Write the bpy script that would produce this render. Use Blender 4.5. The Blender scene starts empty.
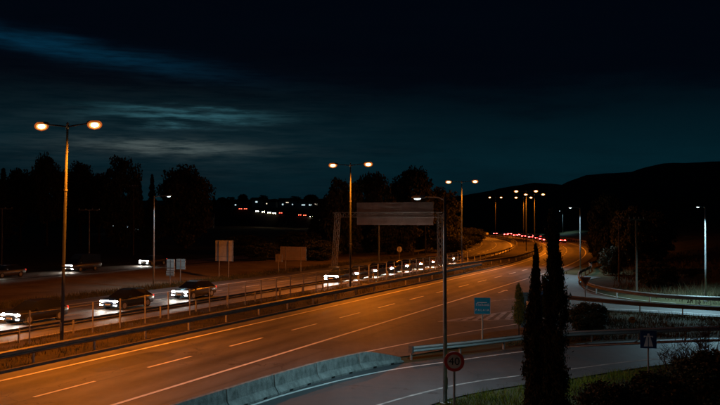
import bpy, bmesh, math, random
import numpy as np
from mathutils import Vector, Matrix, geometry
R = math.radians
random.seed(7)
SC = bpy.context.scene
COL = SC.collection

# ---------------------------------------------------------------- camera
CAM_H = 7.0
cam_data = bpy.data.cameras.new('camera')
cam = bpy.data.objects.new('camera', cam_data)
COL.objects.link(cam)
cam_data.sensor_width = 36.0
cam_data.lens = 40.0
cam_data.clip_start = 0.2
cam_data.clip_end = 9000
cam.location = (0, 0, CAM_H)
cam.rotation_euler = (R(90 + 1.04), 0, 0)
SC.camera = cam

# ---------------------------------------------------------------- view and sampling
SC.view_settings.view_transform = 'Standard'
SC.view_settings.look = 'None'
SC.view_settings.exposure = 0.0
SC.view_settings.gamma = 1.0
SC.view_settings.use_curve_mapping = False
SC.cycles.use_denoising = True
SC.cycles.max_bounces = 4
SC.cycles.diffuse_bounces = 2
SC.cycles.glossy_bounces = 2
SC.cycles.transmission_bounces = 2
SC.cycles.transparent_max_bounces = 6
SC.cycles.sample_clamp_indirect = 2.0
SC.cycles.use_light_tree = True

# ---------------------------------------------------------------- world: late dusk, broken dark cloud
world = bpy.data.worlds.new('World')
SC.world = world
world.use_nodes = True
wn = world.node_tree.nodes
wl = world.node_tree.links
wn.clear()

def wmath(op, a, b=None, c=None, clamp=False):
    n = wn.new('ShaderNodeMath'); n.operation = op; n.use_clamp = clamp
    for i, v in enumerate((a, b, c)):
        if v is None: continue
        if isinstance(v, (int, float)): n.inputs[i].default_value = v
        else: wl.new(v, n.inputs[i])
    return n.outputs[0]

def build_world():
    out = wn.new('ShaderNodeOutputWorld')
    bg = wn.new('ShaderNodeBackground')
    sky = wn.new('ShaderNodeTexSky')
    sky.sky_type = 'NISHITA'
    sky.sun_disc = False
    sky.sun_elevation = R(-4.5)
    sky.sun_rotation = R(-35)
    sky.altitude = 50
    tc = wn.new('ShaderNodeTexCoord')
    sep = wn.new('ShaderNodeSeparateXYZ')
    wl.new(tc.outputs['Generated'], sep.inputs[0])
    x, y, z = sep.outputs
    az = wmath('ARCTAN2', x, y)                 # 0 straight ahead, + to the right
    el = wmath('ARCSINE', z)
    # stretched cloud noise in azimuth and elevation
    def noise(sx, sz, scale, detail, off):
        cb = wn.new('ShaderNodeCombineXYZ')
        wl.new(wmath('MULTIPLY', az, sx), cb.inputs[0])
        wl.new(wmath('MULTIPLY', el, sz), cb.inputs[1])
        cb.inputs[2].default_value = off
        n = wn.new('ShaderNodeTexNoise')
        n.inputs['Scale'].default_value = scale
        n.inputs['Detail'].default_value = detail
        n.inputs['Roughness'].default_value = 0.62
        wl.new(cb.outputs[0], n.inputs['Vector'])
        return n.outputs['Fac']
    n1 = noise(1.6, 9.0, 2.4, 6, 3.1)
    n2 = noise(3.0, 26.0, 3.0, 7, 8.7)
    n3 = noise(5.0, 60.0, 3.2, 6, 1.3)
    def band(el0, slope, width, az0, azw, wob):
        # bright gap in the cloud along a line el = el0 + slope*az
        c = wmath('ADD', wmath('MULTIPLY', az, slope), el0)
        d = wmath('SUBTRACT', el, c)
        d = wmath('ADD', d, wmath('MULTIPLY', wmath('SUBTRACT', n2, 0.5), wob))
        g = wmath('EXPONENT', wmath('MULTIPLY', wmath('POWER', wmath('DIVIDE', wmath('ABSOLUTE', d), width), 2.0), -1.0))
        a = wmath('DIVIDE', wmath('SUBTRACT', az, az0), azw)
        a = wmath('EXPONENT', wmath('MULTIPLY', wmath('POWER', wmath('ABSOLUTE', a), 2.0), -1.0))
        return wmath('MULTIPLY', g, a)
    b1 = band(0.152, -0.126, 0.011, -0.36, 0.155, 0.030)
    b2 = band(0.122, -0.005, 0.007, -0.215, 0.085, 0.055)
    b3 = band(0.080, -0.02, 0.008, -0.235, 0.095, 0.035)
    n4 = noise(11.0, 120.0, 3.0, 8, 5.9)
    st = wmath('MULTIPLY_ADD', wmath('ADD', n3, wmath('MULTIPLY', n4, 0.7)), 2.6, -1.45, clamp=True)
    # faint streaks over the lower left sky
    wd = band(0.095, 0.0, 0.055, -0.26, 0.24, 0.02)
    faint = wmath('MULTIPLY', wd, wmath('MULTIPLY', st, wmath('MULTIPLY_ADD', n2, 2.0, -0.4, clamp=True)))
    teal = wmath('MULTIPLY', b2, st)
    grey = wmath('MULTIPLY', b3, st)
    blue = wmath('MULTIPLY', b1, wmath('MULTIPLY_ADD', st, 0.75, 0.28))
    # clear-sky share: more cloud higher up
    ur = wn.new('ShaderNodeMapRange'); ur.interpolation_type = 'SMOOTHSTEP'
    ur.inputs[1].default_value = 0.075; ur.inputs[2].default_value = 0.18
    ur.inputs[3].default_value = 1.0; ur.inputs[4].default_value = 0.05
    wl.new(wmath('ADD', el, wmath('MULTIPLY', wmath('SUBTRACT', n1, 0.5), 0.13)), ur.inputs[0])
    up = ur.outputs[0]
    cover = wmath('MULTIPLY_ADD', n1, 2.0, -0.45, clamp=True)
    clear = wmath('MULTIPLY', up, wmath('MULTIPLY_ADD', cover, 0.75, 0.35))
    mixc = wn.new('ShaderNodeMix'); mixc.data_type = 'RGBA'
    mixc.inputs[6].default_value = (0.0002, 0.0007, 0.0028, 1)
    mixc.inputs[7].default_value = (0.0008, 0.0135, 0.0205, 1)
    wl.new(clear, mixc.inputs[0])
    def addcol(base, fac, col):
        m = wn.new('ShaderNodeMix'); m.data_type = 'RGBA'; m.blend_type = 'ADD'
        m.inputs[7].default_value = col
        wl.new(fac, m.inputs[0]); wl.new(base, m.inputs[6])
        return m.outputs[2]
    c = addcol(mixc.outputs[2], grey, (0.066, 0.080, 0.074, 1))
    c = addcol(c, faint, (0.008, 0.012, 0.0135, 1))
    c = addcol(c, teal, (0.024, 0.088, 0.108, 1))
    c = addcol(c, blue, (0.0006, 0.0200, 0.0420, 1))
    # twilight from the physical sky, very faint
    skm = wn.new('ShaderNodeMix'); skm.data_type = 'RGBA'; skm.blend_type = 'ADD'
    skm.inputs[0].default_value = 0.004
    wl.new(c, skm.inputs[6]); wl.new(sky.outputs[0], skm.inputs[7])
    wl.new(skm.outputs[2], bg.inputs['Color'])
    bg.inputs['Strength'].default_value = 1.0
    wl.new(bg.outputs[0], out.inputs['Surface'])
build_world()

SODIUM = (1.0, 0.228, 0.008)
LED = (0.46, 0.84, 1.0)
SODIUM_W = 9600
LED_W = 3400

# ---------------------------------------------------------------- mapping
def px(x, y, z=0.0):
    """point of the photograph (720 x 405) on the level z"""
    Y = (CAM_H - z) * 800.0 / (y - 217.0)
    return Vector(((x - 360.0) * Y / 800.0, Y, z))

def at(x, Y, z=0.0):
    return Vector(((x - 360.0) * Y / 800.0, Y, z))

U = np.array((0.419, 0.908)); N = np.array((0.908, -0.419))
S0, R0, O0 = 100.0, 380.0, -32.0
_C = S0 * U + O0 * N - R0 * N
def rd(s, o):
    """motorway coordinates: s metres along, o metres across (right is +)"""
    if s <= S0:
        p = s * U + o * N
    else:
        t = (s - S0) / R0
        p = _C + (R0 + o - O0) * (N * math.cos(t) + U * math.sin(t))
    return Vector((p[0], p[1], 0))
def rdir(s):
    if s <= S0: return Vector((U[0], U[1], 0))
    t = (s - S0) / R0
    d = U * math.cos(t) - N * math.sin(t)
    return Vector((d[0], d[1], 0))
def yaw(v): return math.atan2(v.y, v.x)

# ---------------------------------------------------------------- materials
MATS = {}
def mat(name, col, rough=0.6, metal=0.0, var=0.15, scale=6.0, bump=0.0, bscale=40.0, spec=0.4, col2=None, stretch=None):
    if name in MATS: return MATS[name]
    m = bpy.data.materials.new(name); m.use_nodes = True
    nt = m.node_tree; n = nt.nodes; l = nt.links
    b = n['Principled BSDF']
    b.inputs['Roughness'].default_value = rough
    b.inputs['Metallic'].default_value = metal
    b.inputs['Specular IOR Level'].default_value = spec
    tc = n.new('ShaderNodeTexCoord')
    src = tc.outputs['Object']
    if stretch:
        mp = n.new('ShaderNodeMapping'); mp.inputs['Scale'].default_value = stretch
        l.new(src, mp.inputs[0]); src = mp.outputs[0]
    nz = n.new('ShaderNodeTexNoise'); nz.inputs['Scale'].default_value = scale
    nz.inputs['Detail'].default_value = 6; nz.inputs['Roughness'].default_value = 0.65
    l.new(src, nz.inputs['Vector'])
    rp = n.new('ShaderNodeValToRGB')
    if col2 is None:
        lo = tuple(c * (1 - var) for c in col); hi = tuple(min(1, c * (1 + var)) for c in col)
    else:
        lo, hi = col, col2
    rp.color_ramp.elements[0].position = 0.32; rp.color_ramp.elements[1].position = 0.68
    rp.color_ramp.elements[0].color = (*lo, 1); rp.color_ramp.elements[1].color = (*hi, 1)
    l.new(nz.outputs['Fac'], rp.inputs[0]); l.new(rp.outputs[0], b.inputs['Base Color'])
    if bump:
        n2 = n.new('ShaderNodeTexNoise'); n2.inputs['Scale'].default_value = bscale; n2.inputs['Detail'].default_value = 4
        l.new(tc.outputs['Object'], n2.inputs['Vector'])
        bp = n.new('ShaderNodeBump'); bp.inputs['Strength'].default_value = bump; bp.inputs['Distance'].default_value = 0.03
        l.new(n2.outputs['Fac'], bp.inputs['Height']); l.new(bp.outputs[0], b.inputs['Normal'])
    MATS[name] = m
    return m

def glow(name, col, strength):
    if name in MATS: return MATS[name]
    m = bpy.data.materials.new(name); m.use_nodes = True
    b = m.node_tree.nodes['Principled BSDF']
    b.inputs['Base Color'].default_value = (*[c * 0.5 for c in col], 1)
    b.inputs['Emission Color'].default_value = (*col, 1)
    b.inputs['Emission Strength'].default_value = strength
    MATS[name] = m
    return m

def asphalt(name, base, patch=0.35, tracks=None):
    m = bpy.data.materials.new(name); m.use_nodes = True
    nt = m.node_tree; n = nt.nodes; l = nt.links
    b = n['Principled BSDF']; b.inputs['Specular IOR Level'].default_value = 0.35
    tc = n.new('ShaderNodeTexCoord')
    def nz(scale, det, stretch=None, rot=0.0):
        mp = n.new('ShaderNodeMapping'); mp.inputs['Scale'].default_value = stretch or (1, 1, 1)
        mp.inputs['Rotation'].default_value = (0, 0, rot)
        l.new(tc.outputs['Object'], mp.inputs[0])
        t = n.new('ShaderNodeTexNoise'); t.inputs['Scale'].default_value = scale; t.inputs['Detail'].default_value = det
        t.inputs['Roughness'].default_value = 0.6
        l.new(mp.outputs[0], t.inputs['Vector']); return t.outputs['Fac']
    big = nz(0.18, 4); mid = nz(1.6, 5); fine = nz(38, 3)
    streak = nz(0.9, 4, (1.0, 0.05, 1), R(-24.8))     # wear drawn out along the traffic
    def mth(op, a, bb):
        t = n.new('ShaderNodeMath'); t.operation = op
        for i, v in enumerate((a, bb)):
            if isinstance(v, (int, float)): t.inputs[i].default_value = v
            else: l.new(v, t.inputs[i])
        return t.outputs[0]
    f = mth('ADD', mth('MULTIPLY', big, 0.9), mth('ADD', mth('MULTIPLY', mid, 0.35), mth('ADD', mth('MULTIPLY', fine, 0.35), mth('MULTIPLY', streak, 0.9))))
    rp = n.new('ShaderNodeValToRGB')
    rp.color_ramp.elements[0].position = 0.85 / 2; rp.color_ramp.elements[1].position = 1.65 / 2
    rp.color_ramp.elements[0].color = (*[c * (1 - patch) for c in base], 1)
    rp.color_ramp.elements[1].color = (*[c * (1 + patch) for c in base], 1)
    l.new(mth('MULTIPLY', f, 0.5), rp.inputs[0])
    rampout = rp.outputs[0]
    if tracks:
        # wheel tracks and oil lines follow the lanes: the sheet's UV holds metres along and across
        uvn = n.new('ShaderNodeUVMap'); sp = n.new('ShaderNodeSeparateXYZ'); l.new(uvn.outputs[0], sp.inputs[0])
        ph = mth('FRACT', mth('DIVIDE', mth('SUBTRACT', sp.outputs[1], tracks[0]), tracks[1]), 0)
        def bump_at(c, w):
            return mth('POWER', 2.718, mth('MULTIPLY', mth('POWER', mth('DIVIDE', mth('ABSOLUTE', mth('SUBTRACT', ph, c), 0), w), 2), -1))
        cb = n.new('ShaderNodeCombineXYZ')
        l.new(mth('MULTIPLY', sp.outputs[0], .05), cb.inputs[0]); l.new(sp.outputs[1], cb.inputs[1])
        tn = n.new('ShaderNodeTexNoise'); tn.inputs['Scale'].default_value = 1.7; tn.inputs['Detail'].default_value = 6
        l.new(cb.outputs[0], tn.inputs['Vector'])
        oil = mth('MULTIPLY', bump_at(.5, .12), .30)
        trk = mth('MULTIPLY', mth('ADD', bump_at(.26, .09), bump_at(.74, .09)), -.24)
        wear = mth('ADD', mth('ADD', oil, trk), mth('MULTIPLY', mth('SUBTRACT', tn.outputs['Fac'], .5), .9))
        # transverse joints and day-work seams
        sj = mth('FRACT', mth('DIVIDE', mth('ADD', sp.outputs[0], mth('MULTIPLY', big, 6)), 23.0), 0)
        wear = mth('ADD', wear, mth('MULTIPLY', mth('LESS_THAN', sj, .006), .45))
        seam = mth('LESS_THAN', mth('ABSOLUTE', mth('SUBTRACT', ph, .035), 0), .010)
        wear = mth('ADD', wear, mth('MULTIPLY', seam, .4))
        hs = n.new('ShaderNodeMix'); hs.data_type = 'RGBA'; hs.blend_type = 'MULTIPLY'; hs.inputs[0].default_value = 1
        l.new(rp.outputs[0], hs.inputs[6])
        cc = n.new('ShaderNodeCombineXYZ'); v_ = mth('SUBTRACT', 1.0, wear)
        for q_ in range(3): l.new(v_, cc.inputs[q_])
        l.new(cc.outputs[0], hs.inputs[7]); rampout = hs.outputs[2]
    # cracks and sealed joints
    vo = n.new('ShaderNodeTexVoronoi'); vo.feature = 'DISTANCE_TO_EDGE'; vo.inputs['Scale'].default_value = 0.12
    wv = n.new('ShaderNodeTexNoise'); wv.inputs['Scale'].default_value = 0.8; wv.inputs['Detail'].default_value = 5
    l.new(tc.outputs['Object'], wv.inputs['Vector'])
    mv = n.new('ShaderNodeVectorMath'); mv.operation = 'ADD'
    sc = n.new('ShaderNodeVectorMath'); sc.operation = 'SCALE'; sc.inputs['Scale'].default_value = 2.5
    l.new(wv.outputs['Color'], sc.inputs[0]); l.new(tc.outputs['Object'], mv.inputs[0]); l.new(sc.outputs[0], mv.inputs[1])
    l.new(mv.outputs[0], vo.inputs['Vector'])
    ck = mth('GREATER_THAN', vo.outputs['Distance'], 0.004)
    mx = n.new('ShaderNodeMix'); mx.data_type = 'RGBA'
    mx.inputs[6].default_value = tuple(c * .55 for c in base) + (1,)
    l.new(ck, mx.inputs[0]); l.new(rampout, mx.inputs[7]); l.new(mx.outputs[2], b.inputs['Base Color'])
    rr = n.new('ShaderNodeMapRange'); rr.inputs[3].default_value = 0.48; rr.inputs[4].default_value = 0.75
    l.new(mid, rr.inputs[0]); l.new(rr.outputs[0], b.inputs['Roughness'])
    bp = n.new('ShaderNodeBump'); bp.inputs['Strength'].default_value = 0.5; bp.inputs['Distance'].default_value = 0.012
    l.new(fine, bp.inputs['Height']); l.new(bp.outputs[0], b.inputs['Normal'])
    MATS[name] = m
    return m

M_ASPH = asphalt('asphalt', (0.085, 0.080, 0.072), 0.5)
M_ASPHN = asphalt('asphalt_near', (0.085, 0.080, 0.072), 0.45, (-28.2, 3.7))
M_ASPHF = asphalt('asphalt_far', (0.085, 0.080, 0.074), 0.4, (-47.6, 3.667))
M_ASPH2 = asphalt('asphalt_slip', (0.075, 0.075, 0.076), 0.3)
M_ASPH3 = asphalt('asphalt_dark', (0.085, 0.080, 0.074), 0.4)
M_PATCH = asphalt('asphalt_patch', (0.058, 0.055, 0.050), 0.3)
M_PAINT = mat('road_paint', (0.52, 0.51, 0.48), 0.6, var=0.0, col2=(0.80, 0.79, 0.75), scale=3.0, bump=0.2)
M_PAINT_OLD = mat('worn_paint', (0.13, 0.125, 0.12), 0.7, col2=(0.50, 0.47, 0.44), scale=2.2)
M_GALV = mat('galvanised_steel', (0.30, 0.31, 0.31), 0.45, 0.5, 0.25, 3.0)
M_GALVL = mat('pale_guardrail', (0.42, 0.44, 0.42), 0.6, 0.1, 0.2, 2.0, stretch=(1, 1, 5))
M_RAIL = mat('weathered_guardrail', (0.115, 0.105, 0.095), 0.55, 0.3, 0.35, 2.0, stretch=(1, 1, 5))
M_POST = mat('rail_post_steel', (0.28, 0.26, 0.24), 0.55, 0.3, 0.3, 6.0)
M_GANTRY = mat('gantry_steel', (0.21, 0.19, 0.17), 0.6, 0.2, 0.25, 3.0)
M_POLE = mat('painted_pole', (0.075, 0.085, 0.10), 0.7, 0.0, 0.2, 4.0, spec=.1)
M_HEAD = mat('lamp_housing', (0.30, 0.30, 0.30), 0.5, 0.2, 0.15, 8.0)
M_CONC = mat('concrete', (0.12, 0.13, 0.12), 0.9, 0.0, 0.3, 3.2, 0.8, 26, spec=.2, stretch=(1.2, 1.2, .8), col2=(0.31, 0.32, 0.295))
M_KERB = mat('kerb_concrete', (0.075, 0.065, 0.055), 0.9, 0.0, 0.25, 3.0, 0.4, 25)
M_DIRT = mat('dry_dirt', (0.13, 0.100, 0.065), 0.95, 0, 0.3, 0.25, 0.9, 3, spec=.1, col2=(0.24, 0.19, 0.13))
M_GRASSG = mat('rough_ground', (0.030, 0.034, 0.016), 0.95, 0, 0.4, 0.35, 0.9, 4, spec=.1, col2=(0.080, 0.072, 0.038))
M_GRASS = mat('grass_blades', (0.090, 0.110, 0.006), 0.9, 0, 0.3, 0.8, spec=.1, col2=(0.16, 0.17, 0.018))
M_DRYGRASS = mat('dry_grass_blades', (0.040, 0.042, 0.014), 0.9, 0, 0.3, 0.7, spec=.1, col2=(0.10, 0.088, 0.036))
M_SCRUB = mat('scrub_blades', (0.035, 0.026, 0.010), 0.85, 0, 0.3, 0.4, col2=(0.085, 0.062, 0.026))
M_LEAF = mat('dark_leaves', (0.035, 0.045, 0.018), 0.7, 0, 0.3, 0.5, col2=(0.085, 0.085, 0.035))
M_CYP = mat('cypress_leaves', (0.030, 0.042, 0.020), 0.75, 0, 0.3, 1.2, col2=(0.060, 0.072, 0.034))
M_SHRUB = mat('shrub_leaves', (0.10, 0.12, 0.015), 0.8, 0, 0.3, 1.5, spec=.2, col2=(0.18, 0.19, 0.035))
M_BARK = mat('bark', (0.050, 0.040, 0.030), 0.9, 0, 0.35, 5, 0.6, 20)
M_WOOD = mat('weathered_wood', (0.085, 0.068, 0.050), 0.85, 0, 0.3, 3, 0.4, 15, stretch=(4, 4, 0.4))
M_HILL = mat('hill_scrub', (0.020, 0.026, 0.022), 0.95, 0, 0.3, 0.01, col2=(0.045, 0.050, 0.040))
M_SIGNBACK = mat('sign_back_aluminium', (0.46, 0.46, 0.44), 0.6, 0.05, 0.2, 1.5)
M_SIGNBACK2 = mat('sign_back_brown', (0.24, 0.19, 0.17), 0.6, 0.1, 0.2, 0.7)
M_BLUE = mat('blue_sign_sheet', (0.004, 0.26, 0.42), 0.45, 0, 0.08, 3)
M_DBLUE = mat('dark_blue_sign_sheet', (0.014, 0.032, 0.090), 0.45, 0, 0.08, 3)
M_WHITE = mat('white_sheet', (0.72, 0.72, 0.70), 0.5, 0, 0.06, 4)
M_RED = mat('red_sheet', (0.42, 0.03, 0.025), 0.5, 0, 0.12, 4)
M_BLACK = mat('black_sheet', (0.012, 0.012, 0.012), 0.5, 0, 0.1, 4)
M_YELLOW = mat('yellow_board', (0.62, 0.42, 0.05), 0.5, 0, 0.12, 3)
M_ORANGE = mat('orange_board', (0.55, 0.22, 0.03), 0.55, 0, 0.15, 4)
M_BOOTH = mat('blue_shelter_paint', (0.02, 0.15, 0.42), 0.4, 0, 0.12, 2)
M_CAR = [mat('car_paint_%d' % i, c, 0.3, 0.3, 0.05, 2, spec=0.5) for i, c in enumerate(
    [(0.02, 0.02, 0.022), (0.05, 0.05, 0.055), (0.09, 0.09, 0.095), (0.03, 0.012, 0.012), (0.012, 0.02, 0.04)])]
M_GLASS = mat('dark_glass', (0.012, 0.014, 0.016), 0.08, 0, 0.1, 3, spec=0.6)
M_TYRE = mat('tyre_rubber', (0.015, 0.015, 0.015), 0.85, 0, 0.2, 8)
M_RIM = mat('wheel_rim', (0.30, 0.30, 0.31), 0.4, 0.7, 0.1, 8)
M_PLATE = mat('plate_white', (0.6, 0.6, 0.55), 0.5, 0, 0.05, 8)
M_WALL = [mat('house_render_%d' % i, c, 0.9, 0, 0.12, 0.5) for i, c in enumerate([(0.50, 0.47, 0.42), (0.38, 0.34, 0.28), (0.55, 0.54, 0.52)])]
M_ROOF = mat('roof_tile', (0.14, 0.06, 0.04), 0.9, 0, 0.3, 1.5)
M_FRAME = mat('window_frame', (0.25, 0.24, 0.22), 0.6, 0, 0.1, 4)
M_WIN = glow('lit_window', (1.0, 0.86, 0.62), 1.2)
M_WINC = glow('lit_window_cool', (0.70, 0.95, 1.0), 0.9)
M_WINO = glow('lit_window_orange', (1.0, 0.45, 0.12), 1.6)
M_CORE = glow('sodium_burner', (1.0, 0.62, 0.26), 40.0)
def bowl_material(name, col, strength, alpha):
    m = bpy.data.materials.new(name); m.use_nodes = True
    nt = m.node_tree; nt.nodes.clear()
    out = nt.nodes.new('ShaderNodeOutputMaterial'); mx = nt.nodes.new('ShaderNodeMixShader')
    tr = nt.nodes.new('ShaderNodeBsdfTransparent'); em = nt.nodes.new('ShaderNodeEmission')
    em.inputs['Color'].default_value = (*col, 1); em.inputs['Strength'].default_value = strength
    mx.inputs[0].default_value = alpha
    nt.links.new(tr.outputs[0], mx.inputs[1]); nt.links.new(em.outputs[0], mx.inputs[2]); nt.links.new(mx.outputs[0], out.inputs[0])
    return m
M_BOWL = bowl_material('sodium_glow_bowl', (1.0, 0.20, 0.02), 0.8, 0.35)  # bowl glass glows faintly orange to imitate glare round the lamp
M_GLOWSHELL = bowl_material('sodium_glow_shell', (1.0, 0.40, 0.08), 2.6, 0.5)  # shell added to grade the glow from burner to rim
M_LEDL = glow('led_lens', (0.72, 0.96, 1.0), 5.0)
M_HEADL = glow('headlight_lit', (1.0, 0.93, 0.82), 160.0)
M_TAILL = glow('tail_light_lit', (1.0, 0.05, 0.045), 34.0)
M_FARH = glow('headlight_far', (1.0, 0.78, 0.44), 170.0)
M_FART = glow('tail_light_far', (1.0, 0.06, 0.03), 30.0)

# ---------------------------------------------------------------- object helpers
class MB:
    def __init__(s): s.v = []; s.f = []
    def add(s, vs, fs):
        k = len(s.v); s.v += [tuple(v) for v in vs]; s.f += [tuple(i + k for i in f) for f in fs]; return s
    def box(s, c, d, rz=0.0):
        cx, cy, cz = c; hx, hy, hz = d[0] / 2, d[1] / 2, d[2] / 2
        ca, sa = math.cos(rz), math.sin(rz)
        vs = []
        for z in (-hz, hz):
            for x, y in ((-hx, -hy), (hx, -hy), (hx, hy), (-hx, hy)):
                vs.append((cx + x * ca - y * sa, cy + x * sa + y * ca, cz + z))
        return s.add(vs, [(3, 2, 1, 0), (4, 5, 6, 7), (0, 1, 5, 4), (1, 2, 6, 5), (2, 3, 7, 6), (3, 0, 4, 7)])
    def tube(s, pts, rad, n=8, cap=True):
        pts = [Vector(p) for p in pts]
        if isinstance(rad, (int, float)): rad = [rad] * len(pts)
        vs = []; fs = []
        for i, p in enumerate(pts):
            t = (pts[min(i + 1, len(pts) - 1)] - pts[max(i - 1, 0)]).normalized()
            a = t.orthogonal().normalized() if abs(t.z) > 0.9 else t.cross(Vector((0, 0, 1))).normalized()
            if abs(t.z) > 0.9:
                a = Vector((1, 0, 0)); a = (a - t * a.dot(t)).normalized()
            b = t.cross(a)
            for k in range(n):
                w = 2 * math.pi * k / n
                vs.append(p + (a * math.cos(w) + b * math.sin(w)) * rad[i])
        for i in range(len(pts) - 1):
            for k in range(n):
                k2 = (k + 1) % n
                fs.append((i * n + k, i * n + k2, (i + 1) * n + k2, (i + 1) * n + k))
        if cap:
            fs.append(tuple(range(n - 1, -1, -1))); fs.append(tuple((len(pts) - 1) * n + k for k in range(n)))
        return s.add(vs, fs)
    def loft(s, rings, cap=True):
        n = len(rings[0]); vs = [p for r in rings for p in r]; fs = []
        for i in range(len(rings) - 1):
            for k in range(n):
                k2 = (k + 1) % n
                fs.append((i * n + k, i * n + k2, (i + 1) * n + k2, (i + 1) * n + k))
        if cap:
            fs.append(tuple(range(n - 1, -1, -1))); fs.append(tuple((len(rings) - 1) * n + k for k in range(n)))
        return s.add(vs, fs)
    def mesh(s, name, smooth=False):
        me = bpy.data.meshes.new(name); me.from_pydata(s.v, [], s.f); me.update()
        bm = bmesh.new(); bm.from_mesh(me); bmesh.ops.recalc_face_normals(bm, faces=bm.faces); bm.to_mesh(me); bm.free()
        if smooth:
            me.polygons.foreach_set('use_smooth', [True] * len(me.polygons))
        return me

def ob(name, me, m=None, parent=None, loc=None, rz=0.0):
    if isinstance(me, MB): me = me.mesh(name)
    if m is not None and me is not None and len(me.materials) == 0: me.materials.append(m)
    o = bpy.data.objects.new(name, me); COL.objects.link(o)
    if parent is not None: o.parent = parent
    if loc is not None: o.location = loc
    if rz: o.rotation_euler.z = rz
    return o
def thing(name, label, cat, loc=(0, 0, 0), rz=0.0, group=None):
    o = ob(name, None, None, None, loc, rz)
    o.empty_display_size = 0.2
    return tag(o, label, cat, group)
def tag(o, label, cat, group=None):
    o['label'] = label; o['category'] = cat
    if group: o['group'] = group
    return o
def struct(o): o['kind'] = 'structure'; return o
def copy_tree(o, parent=None):
    c = o.copy(); COL.objects.link(c)
    if parent is not None: c.parent = parent
    for ch in list(o.children): copy_tree(ch, c)
    return c
def light(parent, name, kind, loc, color, watts, size=150, blend=0.5, rad=0.15, rot=(0, 0, 0)):
    ld = bpy.data.lights.new(name, kind); ld.color = color; ld.energy = watts; ld.shadow_soft_size = rad
    if kind == 'SPOT': ld.spot_size = R(size); ld.spot_blend = blend
    o = bpy.data.objects.new(name, ld); COL.objects.link(o); o.parent = parent; o.location = loc; o.rotation_euler = rot
    return o

def catmull(pts, step=1.0):
    P = [Vector(p) for p in pts]; P = [P[0] * 2 - P[1]] + P + [P[-1] * 2 - P[-2]]
    out = []
    for i in range(1, len(P) - 2):
        a, b, c, d = P[i - 1:i + 3]; n = max(2, int((c - b).length / step))
        for k in range(n):
            t = k / n
            out.append(0.5 * ((2 * b) + (c - a) * t + (2 * a - 5 * b + 4 * c - d) * t * t + (3 * b - a - 3 * c + d) * t ** 3))
    out.append(P[-2]); return out
def resample(path, step):
    out = [path[0].copy()]; acc = 0.0
    for a, b in zip(path, path[1:]):
        L = (b - a).length
        while L > 1e-9 and acc + L >= step:
            t = (step - acc) / L; a = a.lerp(b, t); out.append(a.copy()); L = (b - a).length; acc = 0.0
        acc += L
    return out
def side(path, i):
    t = (path[min(i + 1, len(path) - 1)] - path[max(i - 1, 0)]); t.z = 0; t.normalize()
    return Vector((t.y, -t.x, 0))
def off(path, d): return [p + side(path, i) * d for i, p in enumerate(path)]
def strip(left, right, z0, z1=None):
    m = MB(); n = len(left)
    z1 = z0 if z1 is None else z1
    m.add([(p.x, p.y, z0) for p in left] + [(p.x, p.y, z1) for p in right], [(i, n + i, n + i + 1, i + 1) for i in range(n - 1)])
    return m
def line_strip(path, w, z): return strip(off(path, -w / 2), off(path, w / 2), z)
def poly_sheet(pts, z):
    tri = geometry.tessellate_polygon([[Vector((p[0], p[1], 0)) for p in pts]])
    return MB().add([(p[0], p[1], z) for p in pts], [tuple(t) for t in tri])
def opath(s0, s1, o, step=3.0):
    n = max(2, int((s1 - s0) / step)); return [rd(s0 + (s1 - s0) * k / n, o) for k in range(n + 1)]

# ---------------------------------------------------------------- terrain
RIGHT_B = [(0, 60), (40, 48), (55, 40), (60, 33), (66, 27), (75, 25), (90, 29), (103, 34), (147, 50), (215, 70), (270, 76), (330, 76), (400, 66), (470, 80), (700, 190)]
_ref = np.array([[p.x, p.y] for p in opath(-60, 470, -34, 6)] + [[p.x, p.y] for p in opath(-60, 300, -76, 6)])
def terrain(X, Y):
    X = np.asarray(X, float); Y = np.asarray(Y, float); sh = X.shape
    x = X.ravel(); y = Y.ravel()
    d = np.min(np.hypot(x[:, None] - _ref[None, :, 0], y[:, None] - _ref[None, :, 1]), axis=1)
    t = np.clip((d - 22) / 50, 0, 1); bl = t * t * (3 - 2 * t)
    o = 0.908 * x - 0.419 * y
    h = np.clip((-o - 88) * 0.012, 0, 1.2) * bl
    ty = np.clip((y - 430) / 170, 0, 1); h = h + 13.0 * ty * ty * (3 - 2 * ty) * np.clip(1 - (x - 200) / 600, 0.3, 1)
    h = h + np.clip((y - 600) * 0.012, 0, 30)
    fb = np.interp(y, [a for a, b in RIGHT_B], [b for a, b in RIGHT_B])
    r = np.clip(x - fb, 0, None); h = h + np.clip(r * 0.11, 0, 16) * np.clip(r / 8, 0, 1)
    h = h + 0.5 * np.clip(r / 10, 0, 1) * np.sin(x * 0.31 + 1.3 * np.sin(y * 0.23)) * np.cos(y * 0.27)
    # low bank of dirt beyond the far verge
    bk = np.exp(-((o + 64) / 5.0) ** 2) * np.clip((y - 60) / 30, 0, 1) * np.clip((135 - y) / 30, 0, 1)
    h = h + 0.55 * bk
    # foreground bank
    fg = np.clip((32 - y) / 14, 0, 1) * np.clip((x - 5.5) / 6, 0, 1) * np.clip((40 - x) / 8, 0, 1)
    h = h + 0.5 * fg * fg
    return (h - 0.03).reshape(sh)
def hz(x, y): return float(terrain(np.array([x]), np.array([y]))[0])

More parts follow.
